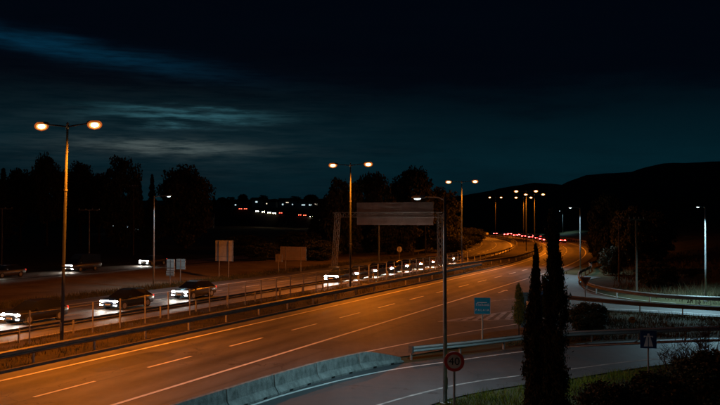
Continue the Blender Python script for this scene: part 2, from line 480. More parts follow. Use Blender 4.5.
def build_ground():
    xs = np.concatenate([-np.geomspace(3000, 130, 30), np.arange(-125, 130, 2.5), np.geomspace(130, 3000, 30)])
    ys = np.concatenate([[-400, -150, -60, -20], np.arange(0, 160, 2.0), np.arange(160, 480, 5), np.geomspace(480, 4000, 36)])
    X, Y = np.meshgrid(xs, ys); Z = terrain(X, Y)
    nx, ny = len(xs), len(ys)
    vs = np.stack([X.ravel(), Y.ravel(), Z.ravel()], 1).tolist()
    fs = [(j * nx + i, j * nx + i + 1, (j + 1) * nx + i + 1, (j + 1) * nx + i) for j in range(ny - 1) for i in range(nx - 1)]
    me = bpy.data.meshes.new('ground'); me.from_pydata(vs, [], fs); me.update()
    me.polygons.foreach_set('use_smooth', [True] * len(me.polygons))
    o = ob('ground', me, M_GRASSG); struct(o)
    # bare dirt between the far carriageway and the side road
    m = strip(opath(-30, 140, -72.0, 4), opath(-30, 140, -52.5, 4), 0)
    v = np.array(m.v)
    # finer rows so that the sheet follows the bank
    rows = [opath(-30, 140, q, 4) for q in np.linspace(-72.0, -52.5, 12)]
    mm = MB(); n = len(rows[0])
    pts = [(p.x, p.y) for r in rows for p in r]
    zz = terrain(np.array([p[0] for p in pts]), np.array([p[1] for p in pts])) + 0.06
    mm.add([(p[0], p[1], z) for p, z in zip(pts, zz)], [(a * n + i, a * n + i + 1, (a + 1) * n + i + 1, (a + 1) * n + i) for a in range(11) for i in range(n - 1)])
    struct(ob('dirt_field', mm.mesh('dirt_field', True), M_DIRT))
build_ground()

def build_hills():
    def ridge(name, prof, Y, base_z, rough, seed):
        rng = np.random.RandomState(seed)
        xs = np.linspace(prof[0][0], prof[-1][0], 220)
        top = np.interp(xs, [p[0] for p in prof], [p[1] for p in prof])
        k = np.zeros_like(top)
        for f, a in ((9, 1.0), (23, .5), (51, .28), (97, .16)):
            k += a * np.sin(np.linspace(0, 6.28 * f, 220) * 0.37 + rng.rand() * 6.28)
        top = top + k * rough
        X = (xs - 360) / 800 * Y; H = CAM_H + (217 - top) / 800 * Y
        rows = []
        for t, s in ((-0.55, 0.0), (-0.40, .22), (-0.27, .47), (-0.15, .74), (-0.06, .93), (0, 1.0), (0.08, .9), (0.3, .3)):
            jit = rng.rand(220) * 0.04
            rows.append([(x * (1 + t * 0.35), Y * (1 + t), base_z + (h - base_z) * max(0, s - (j if 0 < s < 1 else 0))) for x, h, j in zip(X, H, jit)])
        m = MB(); n = 220
        m.add([p for r in rows for p in r], [(a * n + i, a * n + i + 1, (a + 1) * n + i + 1, (a + 1) * n + i) for a in range(len(rows) - 1) for i in range(n - 1)])
        struct(ob(name, m.mesh(name, True), M_HILL))
    ridge('hills', [(380, 214), (440, 199), (490, 190), (512, 186), (535, 182.5), (552, 184), (562, 187), (600, 190), (700, 196), (900, 200)], 2300, 0, 0.55, 3)
    ridge('hills', [(520, 214), (548, 191), (566, 182.5), (586, 175.5), (610, 173.5), (632, 172), (648, 167), (664, 163.5), (690, 162), (722, 160.5), (800, 158), (960, 168), (1150, 180)], 1600, 0, 0.5, 5)
    ridge('hills', [(-700, 196), (-200, 199), (60, 199), (200, 200), (330, 199), (420, 201), (500, 207), (560, 214)], 1500, 0, 0.5, 9)
build_hills()

# ---------------------------------------------------------------- roads
ZR = 0.03
def road_uv(o, s0, s1, ol, orr):
    me = o.data; n = len(me.vertices) // 2; uv = me.uv_layers.new(name='UVMap')
    for lp_ in me.loops:
        i = lp_.vertex_index; uv.data[lp_.index].uv = (s0 + (s1 - s0) * (i % n) / (n - 1), ol if i < n else orr)
def build_roads():
    nr = ob('motorway_near_side', strip(opath(-25, 455, -29.4), opath(-25, 455, -19.2), ZR), M_ASPHN); struct(nr); road_uv(nr, -25, 455, -29.4, -19.2)
    for nm, o in (('edge_line', -28.2), ('edge_line', -20.8)):
        ob(nm, line_strip(opath(-25, 455, o, 2), 0.20, ZR + 0.006), M_PAINT, nr)
    dash = MB().add([(-1.65, -.08, 0), (1.65, -.08, 0), (1.65, .08, 0), (-1.65, .08, 0)], [(0, 1, 2, 3)]).mesh('lane_dash')
    for k in range(-3, 45):
        s = 24.6 + 6.7 * k
        d = ob('lane_dash', dash, M_PAINT, nr, rd(s, -24.5) + Vector((0, 0, ZR + 0.006)), yaw(rdir(s)))
    fr = ob('motorway_far_side', strip(opath(-25, 455, -50.2), opath(-25, 455, -36.0), ZR), M_ASPHF); struct(fr); road_uv(fr, -25, 455, -50.2, -36.0)
    for o in (-47.6, -36.6): ob('edge_line', line_strip(opath(-25, 455, o, 2), 0.20, ZR + 0.006), M_PAINT, fr)
    for q in (-40.3, -43.9):
        for k in range(-2, 45):
            s = 22.0 + 6.7 * k
            ob('lane_dash', dash, M_PAINT, fr, rd(s, q) + Vector((0, 0, ZR + 0.006)), yaw(rdir(s)))
    sr = ob('side_road', strip(opath(-40, 260, -79.6, 4), opath(-40, 260, -73.2, 4), ZR), asphalt('asphalt_dusty', (0.14, 0.12, 0.095), .35)); struct(sr)
    ob('edge_line', line_strip(opath(-40, 260, -73.8, 4), 0.15, ZR + 0.006), M_PAINT_OLD, sr)
    rp_ = random.Random(11)
    for s_, o_, L_, W_ in ((30.5, -26.4, 5.5, 1.9), (52, -22.3, 7.0, 2.2), (66, -26.2, 4.0, 1.6), (39, -20.0, 3.0, 1.1), (88, -23.0, 8, 2.4)):
        c_ = rd(s_, o_)
        m_ = MB(); pts_ = []
        for k_ in range(20):
            a_ = 2 * math.pi * k_ / 20; ca_, sa_ = math.cos(a_), math.sin(a_)
            f_ = 1 / max(abs(ca_), abs(sa_)) * rp_.uniform(.97, 1.02)
            pts_.append((ca_ * f_ * L_ / 2, sa_ * f_ * W_ / 2, 0))
        m_.add(pts_, [tuple(range(20))])
        ob('asphalt_patch', m_, M_PATCH, nr, c_ + Vector((0, 0, ZR + .003)), yaw(rdir(s_)))
    # slip road in the foreground
    up = catmull([(-12, 12.5, 0), (-8.0, 22, 0), (-4.0, 29.8, 0), (-1.67, 33.3, 0), (1.1, 36.4, 0), (4.06, 38.6, 0), (8.54, 41.7, 0), (11.7, 43.3, 0), (18.4, 45.1, 0), (27, 46.6, 0), (45, 48, 0), (70, 48.5, 0)], 1.0)
    lo = catmull([(-8.5, 9, 0), (-4.0, 18, 0), (-0.2, 25.5, 0), (2.87, 30.2, 0), (4.7, 32.0, 0), (6.9, 33.5, 0), (9.1, 34.7, 0), (13.6, 37.6, 0), (18.0, 39.4, 0), (26, 41.0, 0), (45, 42.2, 0), (70, 42.6, 0)], 1.0)
    n = 150
    def even(p):
        L = sum((b - a).length for a, b in zip(p, p[1:])); q = resample(p, L / n * 0.99999); return q[:n]
    U_, L_ = even(up), even(lo)
    sp = ob('slip_road', strip(off(U_, -0.9), off(L_, 0.0), ZR - 0.012), M_ASPH2); struct(sp)
    ob('edge_line', line_strip(U_, 0.16, ZR - 0.006), M_PAINT, sp)
    lowline = catmull([(-3.6, 22.5, 0), (-1.5, 26.2, 0), (0.7, 29.85, 0), (4.13, 33.5, 0), (7.3, 35.5, 0), (9.6, 36.8, 0), (13.5, 39, 0), (18, 40.6, 0), (26, 42.2, 0), (45, 43.2, 0)], 1.0)
    ob('edge_line', line_strip(lowline, 0.14, ZR - 0.006), M_PAINT_OLD, sp)
    # exit lane, bus bay and exit road to the right
    a = [rd(s, -19.4) for s in np.linspace(-20, 100, 25)]
    right = [(28, 93), (25.2, 89), (23.2, 85), (22.2, 80.5), (21.4, 74.7), (21.8, 70.3), (23.2, 66.2), (25, 64), (28, 62.3), (34, 60.2), (46, 57.5), (75, 54),
             (75, 48.4), (46, 52.2), (33, 53.8), (25, 56.0), (21.2, 58.6), (18.2, 60.2), (15.8, 60.6), (14, 58.5), (13.8, 55), (14.5, 51.5), (13, 48.6), (9.5, 46.2), (6.0, 43.6), (2.4, 40.4), (0.2, 38.5), (-1.8, 36.2), (-4.2, 33.0), (-7.2, 27.5), (-10.6, 20.5), (-13.5, 13.5)]
    ap = ob('exit_road', poly_sheet([(p.x, p.y) for p in a] + right, ZR - 0.006), M_ASPH); struct(ap)
    bay = catmull([(-0.3, 40.9, 0), (0.36, 41.6, 0), (6.06, 48.2, 0), (10.86, 53, 0), (13.0, 56.5, 0), (14.6, 60.6, 0)], 1.0)
    ob('edge_line', line_strip(bay, 0.16, ZR + 0.002), M_PAINT, ap)
    ex = catmull([(17.4, 61.2, 0), (21.6, 59.9, 0), (27, 56.6, 0), (36, 54.2, 0)], 1.0)
    ob('edge_line', line_strip(ex, 0.18, ZR + 0.002), M_PAINT, ap)
    ex = catmull([(22.4, 81, 0), (21.9, 75.5, 0), (22.3, 70.6, 0), (23.7, 66.9, 0), (25.6, 64.9, 0)], 1.0)
    ob('edge_line', line_strip(ex, 0.15, ZR + 0.002), M_PAINT_OLD, ap)
    # hatched island
    tip = Vector((5.2, 53.4, 0)); A = Vector((13.4, 61.6, 0)); B = Vector((12.2, 54.9, 0))
    for p, q in ((tip, A), (tip, B)):
        ob('hatch_border', line_strip([p.lerp(q, k / 6) for k in range(7)], 0.22, ZR + 0.002), M_PAINT_OLD, ap)
    for k in range(1, 9):
        t = k / 9.0
        p = tip.lerp(A, t); q = tip.lerp(B, max(0, t - 0.10))
        p = p.lerp(q, .04); q = q.lerp(p, .05)
        ob('hatch_stripe', line_strip([p.lerp(q, w / 3) for w in range(4)], 0.34, ZR + 0.005), M_PAINT_OLD, ap)
    ob('give_way_line', line_strip([Vector((10.6, 66.2, 0)).lerp(Vector((13.4, 68.6, 0)), w / 3) for w in range(4)], 0.16, ZR + 0.002), M_PAINT_OLD, ap)
    # painted arrow beside the exit lane
    m = MB(); c = Vector((13.4, 75.2)); d = Vector((U[0], U[1])); e = Vector((d.y, -d.x))
    m.add([(*(c + d * -1.6 + e * -.08), 0), (*(c + d * -1.6 + e * .08), 0), (*(c + d * .6 + e * .08), 0), (*(c + d * .6 + e * -.08), 0)], [(0, 1, 2, 3)])
    m.add([(*(c + d * .6 + e * -.35), 0), (*(c + d * .6 + e * .35), 0), (*(c + d * 1.6), 0)], [(0, 1, 2)])
    ob('lane_arrow', m, M_PAINT, ap, (0, 0, ZR + 0.002))
    # raised median with kerbs
    l = opath(-25, 455, -35.9); r = opath(-25, 455, -29.5)
    md = ob('median_strip', strip(l, r, 0.125), mat('median_soil', (0.016, 0.014, 0.008), 0.95, 0, .3, .9, 1.0, 5, spec=.1, col2=(0.048, 0.038, 0.020))); struct(md)
    for o_ in (-29.5, -35.9):
        p = opath(-25, 455, o_); m = MB(); n_ = len(p)
        rings = []
        for i, q in enumerate(p):
            sd = side(p, i)
            rings.append([q - sd * .12 + Vector((0, 0, .0)), q + sd * .12 + Vector((0, 0, 0)), q + sd * .10 + Vector((0, 0, .16)), q - sd * .12 + Vector((0, 0, .16))])
        m.loft(rings); struct(ob('kerb', m, M_KERB))
build_roads()

# ---------------------------------------------------------------- guardrails
WPROF = [(0.0, .80), (.05, .765), (.085, .745), (.085, .70), (.03, .665), (.03, .595), (.085, .56), (.085, .515), (.05, .495), (0.0, .46)]
post_me = MB().box((0, 0, .36), (.11, .07, .72)).mesh('post')
block_me = MB().box((0, 0, .63), (.10, .10, .30)).mesh('spacer_block')
def guardrail(label, path, face=1, step=4.0, z=0.0, zf=None, posts=True, both=False, h=1.0, pm=None, bm=None):
    base = path[0].copy(); base.z = z
    t = thing('guardrail', label, 'guardrail', base, 0, 'steel guardrails along the roads')
    zz = [zf(p.x, p.y) if zf else z for p in path]
    for sgn in ((face, -face) if both else (face,)):
        rings = []
        for i, p in enumerate(path):
            sd = side(path, i) * sgn
            ring = []
            for d, q in WPROF + [(d - .006, q) for d, q in reversed(WPROF)]:
                v = p + sd * (d + .07); ring.append((v.x - base.x, v.y - base.y, q * h + zz[i] - z))
            rings.append(ring)
        ob('rail_beam', MB().loft(rings), bm or M_RAIL, t)
    for i, p in enumerate(resample(path, step)):
        j = min(range(len(path)), key=lambda k: (path[k] - p).length_squared)
        sd = side(path, j)
        zp = (zf(p.x, p.y) if zf else z) - z
        po = ob('post', post_me, pm or M_POST, t, (p.x - base.x, p.y - base.y, zp), yaw(sd)); po.scale.z = 1.08 * h
    for p, q in ((path[0], path[1]), (path[-1], path[-2])):
        dv = (p - q).normalized()
        sd = Vector((dv.y, -dv.x, 0))
        ob('end_cap', MB().box((p.x - base.x, p.y - base.y, .63 * h + (zf(p.x, p.y) if zf else z) - z), (.10, .34, .36), yaw(dv)), M_RAIL, t)
    return t
guardrail('long steel guardrail on the kerb between the near carriageway and the tall lamp posts', opath(-20, 103, -29.95, 2.5), 1, 4.0, 0.12)
guardrail('steel guardrail curving away round the median beyond the end of the nearest rail', [rd(s, o) for s, o in zip(np.linspace(98, 330, 95), np.concatenate([np.linspace(-33.0, -29.9, 12), np.full(83, -29.9)]))], 1, 4.0, 0.12)
guardrail('steel guardrail on the far side of the median, behind the row of fence posts', opath(-20, 330, -35.3, 3), -1, 4.0, 0.12)
guardrail('steel guardrail on the inner side of the bend beyond the sign gantry', opath(140, 330, -50.9, 3), 1, 4.0, 0.0)
rr = catmull([(2.5, 39.3, 0), (4.2, 40.3, 0), (6.2, 41.5, 0), (8.9, 43.3, 0), (12, 44.7, 0), (15.1, 45.5, 0), (18.4, 46.3, 0), (27, 47.6, 0), (45, 48.9, 0)], 1.0)
guardrail('pale steel guardrail beside the slip road, starting where the concrete barriers end', rr, 1, 3.0, 0.0, both=True, pm=M_GALV, h=.82, bm=M_GALVL)
r1 = [rd(s, -16.9) for s in np.linspace(330, 118, 60)] + catmull([tuple(rd(113, -17.3)), (29.6, 102.7, 0), (25.6, 92.8, 0), (23.6, 86.2, 0), (22.5, 81, 0), (21.7, 74.7, 0), (22.1, 70.4, 0), (23.5, 66.5, 0), (25.2, 64.4, 0), (28.1, 62.7, 0), (34, 60.6, 0), (46, 57.9, 0)], 1.0)
guardrail('steel guardrail looping round the exit road bend at the foot of the hillside', r1, 1, 4.0, -0.02, zf=lambda x, y: max(-0.02, hz(x, y)))
r2 = catmull([(16.6, 63.4, 0), (18.1, 61.6, 0), (19.3, 60.1, 0), (21.2, 58.4, 0), (23.4, 56.9, 0), (26.5, 55.2, 0), (33, 53.4, 0), (46, 51.8, 0)], 1.0)
guardrail('dark steel guardrail between the exit road and the dry grass island', r2, 1, 3.0, 0.0)

# ---------------------------------------------------------------- median fence
def fence():
    p = opath(-20, 112, -34.35, 2.35)
    base = p[0]
    t = thing('wire_fence', 'row of tall thin metal posts with wires along the median', 'fence', base + Vector((0, 0, .12)))
    pm = MB().tube([(0, 0, 0), (0, 0, 1.82)], .045, 6).mesh('post')
    rng = random.Random(4)
    for q in p:
        o = ob('post', pm, M_POST, t, q - base); o.rotation_euler = (rng.uniform(-.02, .02), rng.uniform(-.02, .02), 0)
    for h in (.35, .8, 1.25, 1.7):
        ob('wire', MB().tube([q - base + Vector((0, 0, h)) for q in p], .006, 4), M_POST, t)
fence()

# ---------------------------------------------------------------- concrete barrier blocks
def jersey():
    pth = catmull([(-13.4, 13.2, 0), (-10.6, 18.6, 0), (-7.0, 25.2, 0), (-4.45, 29.9, 0), (-2.1, 34.0, 0), (-0.1, 36.7, 0), (2.0, 38.95, 0), (2.55, 39.45, 0)], 0.25)
    ends = resample(pth, 3.0)
    prof = [(-.30, 0), (-.30, .08), (-.13, .31), (-.085, .77), (.085, .77), (.13, .31), (.30, .08), (.30, 0)]
    segs = list(zip(ends, ends[1:]))
    n = len(segs)
    words = {n - 1: 'last concrete barrier block of the row, its top sloping down towards the slip road guardrail',
             n - 2: 'concrete barrier block just before the sloping end block',
             n - 3: 'third concrete barrier block counted back from the sloping end of the row',
             n - 4: 'fourth concrete barrier block counted back from the sloping end of the row',
             n - 5: 'fifth concrete barrier block counted back from the sloping end of the row',
             n - 6: 'sixth concrete barrier block counted back from the sloping end, at the lower picture edge'}
    for i, (a, b) in enumerate(segs):
        if i < n - 7: continue
        d = b - a; L = d.length - 0.06
        m = MB(); c = (a + b) / 2
        rng = random.Random(i)
        rings = []
        for k in range(7):
            x = -L / 2 + L * k / 6
            ins = 0.012 if k in (0, 6) else 0.0
            hs = 1.0
            if i == n - 1: hs = 1.0 - 0.72 * max(0, (k - 1) / 5) ** 1.2
            rings.append([(x, y * (1 - ins * 2), z * hs * (1 - ins) if z > .1 else z) for y, z in prof])
        m.loft(rings)
        o = ob('concrete_barrier', m, M_CONC, None, (c.x, c.y, ZR - .015), yaw(d) + rng.uniform(-.012, .012))
        tag(o, words.get(i, 'concrete barrier block below the lower picture edge'), 'barrier', 'concrete barrier blocks between motorway and slip road')
        for s in (-.62, .62):
            ob('lifting_slot', MB().box((s, -.303, .045), (.22, .02, .07)), M_BLACK, o)
            ob('lifting_slot', MB().box((s, .303, .045), (.22, .02, .07)), M_BLACK, o)
jersey()

# ---------------------------------------------------------------- street lamps
def ellipsoid(m, c, r, zmin=-1.0, zmax=1.0, n=14, k=7, taper=0.0):
    rings = []
    for i in range(k + 1):
        z = zmin + (zmax - zmin) * i / k; w = math.sqrt(max(0.0, 1 - z * z))
        w = max(w, .02)
        rings.append([(c[0] + r[0] * w * math.cos(2 * math.pi * j / n), c[1] + r[1] * w * math.sin(2 * math.pi * j / n), c[2] + r[2] * z) for j in range(n)])
    return m.loft(rings)

def double_lamp():
    H = 12.0
    t = thing('street_lamp', '', 'street lamp', group='tall twin-arm sodium lamps on the median')
    ob('pole', MB().tube([(0, 0, 0), (0, 0, 4), (0, 0, 8), (0, 0, H)], [.10, .088, .072, .058], 10).mesh('pole', True), M_POLE, t)
    ob('base_plate', MB().box((0, 0, .03), (.42, .42, .06)), M_GALV, t)
    ob('door_plate', MB().box((0, -.098, .9), (.10, .02, .5)), M_GALV, t)
    for z in (4.2, 8.4): ob('collar', MB().tube([(0, 0, z), (0, 0, z + .08)], .100, 10), M_GALV, t)
    ob('top_cap', MB().tube([(0, 0, H - .2), (0, 0, H + .12), (0, 0, H + .2)], [.075, .075, .03], 10), M_GALV, t)
    for s in (-1, 1):
        ob('arm', MB().tube([(s * .05, 0, H - .05), (s * .6, 0, H + .02), (s * 1.5, 0, H + .10)], [.045, .04, .035], 8), M_POLE, t)
        hd = MB()
        ellipsoid(hd, (s * 1.80, 0, H + .14), (.46, .15, .13), -.2, 1.0)
        h = ob('lamp_head', hd.mesh('lamp_head', True), M_HEAD, t)
        bw = MB(); ellipsoid(bw, (s * 1.93, 0, H + .02), (.46, .27, .27), -1.0, .75)  # bowl made oversized, its orange rim imitates the lamp's glare
        ob('lamp_glow_bowl', bw.mesh('lamp_glow_bowl', True), M_BOWL, h)
        bw = MB(); ellipsoid(bw, (s * 1.93, 0, H + .00), (.36, .19, .20), -1.0, .9)
        ob('lamp_glow_shell', bw.mesh('lamp_glow_shell', True), M_GLOWSHELL, h)  # added glow shell blending the bright core into the rim
        bw = MB(); ellipsoid(bw, (s * 1.93, 0, H + .00), (.25, .12, .13), -1.0, 1.0)
        ob('lamp_burner', bw.mesh('lamp_burner', True), M_CORE, h)
        light(h, 'sodium_light', 'SPOT', (s * 1.93, 0, H - .32), SODIUM, SODIUM_W, 171, .80, .16, (0, R(23 if s < 0 else -8), 0))
    return t
lamp_sites = [(33.0, -33.2, 'tall twin-arm orange street lamp nearest, on the median at the left', 0.99),
              (71.0, -33.8, 'tall twin-arm orange street lamp on the median in front of the sign gantry', 1.0),
              (108.0, -34.0, 'tall twin-arm orange street lamp on the median right of the gantry, before the bend', .985),
              (159.0, -32.2, 'twin-arm orange street lamp in the bend, left of the lamp beside the cypress tip', 1.0),
              (183.0, -31.3, 'twin-arm orange street lamp in the bend closest to the cypress tip', 1.0),
              (212.0, -33.0, 'faint far twin-arm street lamp just behind the pair in the bend', 1.0),
              (270.0, -34.2, 'small far twin-arm orange street lamp standing left of the others in the bend', 1.12)]
lamp_sites.append((-4.5, -33.2, 'tall twin-arm orange street lamp next in the row beyond the left picture edge', 1.0))
proto = double_lamp()
for i, (s, o, lab, sc) in enumerate(lamp_sites):
    t = proto if i == 0 else copy_tree(proto)
    p = rd(s, o); t.location = (p.x, p.y, .12); t.scale = (1, 1, sc)
    t.rotation_euler = (0, 0, yaw(rdir(s)) - math.pi / 2)
    if i == 0: t.rotation_euler = (0, R(1.6), yaw(rdir(s)) - math.pi / 2)
    t['label'] = lab

def led_lamp():
    t = thing('street_lamp', '', 'street lamp', group='single-arm white lamps beside the side roads')
    H = 8.0
    ob('pole', MB().tube([(0, 0, 0), (0, 0, 3), (0, 0, 6), (0, 0, H)], [.085, .075, .062, .05], 10).mesh('pole', True), M_GALV, t)
    ob('base_plate', MB().box((0, 0, .03), (.34, .34, .06)), M_GALV, t)
    ob('door_plate', MB().box((0, -.085, .8), (.10, .02, .45)), M_GALV, t)
    ob('collar', MB().tube([(0, 0, 4.0), (0, 0, 4.07)], .085, 10), M_GALV, t)
    ob('arm', MB().tube([(0, 0, H - .12), (.35, 0, H - .02), (1.25, 0, H + .02)], [.035, .033, .03], 8), M_GALV, t)
    h = ob('lamp_head', MB().loft([[(x, y * w, H + .02 + z * hh) for y, z in ((-1, -.5), (1, -.5), (1, .1), (.6, .6), (-.6, .6), (-1, .1))] for x, w, hh in ((1.2, .06, .08), (1.35, .13, .12), (1.7, .14, .12), (1.92, .10, .07))]), M_HEAD, t)
    m = MB(); ellipsoid(m, (1.66, 0, H - .035), (.19, .09, .06), -1.0, 0, 12, 4)
    ob('lamp_lens', m.mesh('lamp_lens', True), M_LEDL, h)
    light(h, 'white_light', 'SPOT', (1.66, 0, H - .14), LED, LED_W, 152, .65, .12, (0, R(-14), 0))
    return t
lp = led_lamp()
def dirang(a, b): return math.atan2(b[1] - a[1], b[0] - a[0])
led_sites = [((-6.8, 10.6), (-7.9, 12.0), .98, 'added slim white street lamp out of view, lighting the round forty sign'),  # unseen lamp, added to light the face of the forty sign
             ((3.2, 30.2), (2.18, 31.7), .975, 'slim white street lamp rising beside the round forty sign'),
             ((28.6, 66.3), (26.7, 64.2), .98, 'slim white street lamp at the right edge before the dark hillside'),
             ((28.2, 102.5), (25.8, 101.2), 1.03, 'slim white street lamp by the exit road bend, right of the cypress'),
             ((-20.6, 80.0), (-18.6, 79.4), 1.14, 'slim white street lamp on the far verge left of the small signs'),
             ((81.6, 322.0), (79.0, 320.5), 1.15, 'tiny far white street lamp low against the hills by the cypress tip')]
for i, (a, b, sc, lab) in enumerate(led_sites):
    t = lp if i == 0 else copy_tree(lp)
    t.location = (a[0], a[1], hz(*a)); t.rotation_euler = (0, 0, dirang(a, b)); t.scale = (1, 1, sc)
    t['label'] = lab
    k = (.62, .52, 1.9, .8, .35, 1.0)[i]
    for h in t.children:
        for c in h.children:
            if c.type == 'LIGHT':
                c.data = c.data.copy(); c.data.energy = LED_W * k

# ---------------------------------------------------------------- sign gantry
def gantry():
    b = Vector((10.3, 102.2, 0)); nvec = Vector((N[0], N[1], 0)); a = b - nvec * 15.2
    rz = yaw(nvec)
    t = thing('sign_gantry', 'steel lattice gantry carrying a wide brown sign board over the far carriageway', 'gantry', a, rz)
    L = 15.2
    def lattice(pts_a, pts_b, w, n):
        """square lattice column or beam between two ends"""
        m = MB(); A = Vector(pts_a); B = Vector(pts_b); d = (B - A).normalized()
        e1 = Vector((0, 1, 0)); e2 = d.cross(e1).normalized()
        cs = [(e1 * sx + e2 * sy) * w / 2 for sx, sy in ((-1, -1), (1, -1), (1, 1), (-1, 1))]
        for c in cs: m.tube([A + c, B + c], .045, 5)
        for k in range(n):
            p = A.lerp(B, k / n); q = A.lerp(B, (k + 1) / n)
            for j in range(4):
                c0, c1 = cs[j], cs[(j + 1) % 4]
                m.tube([p + c0, (q + c1) if k % 2 == 0 else (q + c1)], .022, 4)
                m.tube([p + c1, p + c0], .020, 4)
        return m
    ob('lattice_leg', lattice((0, 0, 0), (.55, 0, 7.6), .55, 10), M_GANTRY, t)
    ob('lattice_leg', lattice((L, 0, 0), (L - .1, 0, 7.6), .55, 10), M_GANTRY, t)
    ob('lattice_beam', lattice((0.0, 0, 7.3), (L + .3, 0, 7.3), .62, 20), M_GANTRY, t)
    for x in (0, L): ob('concrete_footing', MB().box((x, 0, .15), (1.1, 1.1, .36)), M_CONC, t)
    sb = ob('sign_frame', MB().box((8.6, .55, 7.45), (10.9, .05, 3.0)), M_SIGNBACK2, t)
    for k in range(5):
        ob('sign_panel', MB().box((8.6 - 5.45 + 1.09 + k * 2.18, .51, 7.45), (2.15, .03, 2.97)), M_SIGNBACK2, sb)
    for z in (6.3, 7.15, 8.0, 8.7): ob('stiffener', MB().box((8.6, .475, z), (10.8, .04, .05)), M_SIGNBACK2, sb)
gantry()

def plain_pole(x, y, h, label, lean=0.0):
    o = ob('steel_post', MB().tube([(0, 0, 0), (0, 0, h * .5), (lean, 0, h)], [.13, .12, .10], 8), M_POLE, None, (x, y, hz(x, y)))
    return tag(o, label, 'post', 'bare posts under the gantry sign')
plain_pole(3.0, 127, 6.0, 'bare steel post seen under the left part of the gantry board')
plain_pole(12.2, 149, 6.0, 'bare steel post seen under the right end of the gantry board')

# ---------------------------------------------------------------- text helper
def text_mesh(txt, size, name='lettering', depth=.002):
    c = bpy.data.curves.new(name, 'FONT'); c.body = txt; c.size = size; c.align_x = 'CENTER'; c.align_y = 'CENTER'; c.extrude = depth
    o = bpy.data.objects.new('tmp_text', c); COL.objects.link(o)
    bpy.context.view_layer.update()
    me = bpy.data.meshes.new_from_object(o.evaluated_get(bpy.context.evaluated_depsgraph_get()))
    bpy.data.objects.remove(o)
    return me
def upright(o): o.rotation_euler = (R(90), 0, 0); return o

# ---------------------------------------------------------------- signs seen from behind
ub = yaw(Vector((N[0], N[1], 0)))
def back_sign(label, base, panels, posts, rz=ub, m=M_SIGNBACK, cat='road sign', h=None):
    """panels: (x offset, z bottom, width, height); posts: x offsets"""
    t = thing('road_sign', label, cat, (base[0], base[1], hz(base[0], base[1])), rz, 'road signs seen from behind on the far verge')
    top = max(z + hh for _, z, _, hh in panels)
    for x in posts: ob('post', MB().tube([(x, 0, 0), (x, 0, top - .05)], .05, 8), M_GANTRY, t)
    for x, z, w, hh in panels:
        p = ob('panel', MB().box((x, .08, z + hh / 2), (w, .03, hh)), m, t)
        for f in (.22, .78): ob('stiffener', MB().box((x, .055, z + hh * f), (w * .98, .02, .05)), M_GALV, p)
        for sx in (-1, 1): ob('edge_rim', MB().box((x + sx * w / 2, .06, z + hh / 2), (.02, .07, hh)), M_GALV, p)
    return t
back_sign('pair of small stacked sign plates on one post, seen from behind', px(170.5, 285), [(0, 1.55, .95, 1.15), (-.05, .95, 1.0, .52)], [0])
back_sign('small square sign plate beside the stacked pair, seen from behind', px(180.7, 282), [(0, 1.4, 1.18, 1.12)], [0])
back_sign('tall square sign board on two posts, seen from behind', (px(219.3, 278)[0] + .6, px(219.3, 278)[1] - .3), [(0, 2.0, 2.35, 2.35)], [-.65, .65])
back_sign('small sign plate just left of the wide board, seen from behind', px(278.7, 273), [(0, 1.4, .95, 1.0)], [0], m=M_SIGNBACK2)
p_ = px(293, 272.2); back_sign('wide low sign board on two posts, seen from behind', (p_[0], p_[1]), [(0, 1.55, 3.75, 1.72)], [-1.05, 1.15], m=M_SIGNBACK2)
def round_back():
    p = px(399.3, 260); t = thing('road_sign', 'small round sign under the gantry, seen from behind', 'road sign', (p.x, p.y, 0), ub, 'road signs seen from behind on the far verge')
    ob('post', MB().tube([(0, 0, 0), (0, 0, 2.2)], .05, 8), M_GANTRY, t)
    ob('disc', MB().tube([(0, .06, 1.75), (0, .09, 1.75)], .45, 20), M_SIGNBACK, t)
    ob('bracket', MB().box((0, .05, 1.75), (.3, .03, .08)), M_GALV, t)
round_back()

# ---------------------------------------------------------------- signs facing the camera
def speed_sign():
    t = thing('speed_limit_sign', 'round red-rimmed speed sign reading 40 in front of the slim lamp post', 'road sign', (3.17, 27.0, 0), R(-6))
    ob('post', MB().tube([(0, .06, 0), (0, .06, 2.45)], .038, 10), M_GALV, t)
    d = ob('sign_face', MB().tube([(0, .012, 2.14), (0, -.012, 2.14)], .335, 40), mat('dim_white_sheet', (.46, .45, .42), .5, 0, .1, 3), t)
    # red rim
    m = MB(); n = 48; vs = []; fs = []
    for k in range(n):
        a = 2 * math.pi * k / n
        for r, y in ((.235, -.017), (.33, -.017), (.34, .0), (.235, -.012)): vs.append((r * math.cos(a), y, 2.14 + r * math.sin(a)))
    for k in range(n):
        k2 = (k + 1) % n
        for j in range(4): fs.append((k * 4 + j, k2 * 4 + j, k2 * 4 + (j + 1) % 4, k * 4 + (j + 1) % 4))
    ob('red_rim', m.add(vs, fs), M_RED, d)
    tx = ob('numeral', text_mesh('40', .36), M_BLACK, d, (0, -.0165, 2.14)); upright(tx); tx.scale = (1.05, 1, 1)
    for z in (2.0, 2.3): ob('clamp', MB().box((0, .05, z), (.14, .06, .04)), M_GALV, t)
speed_sign()

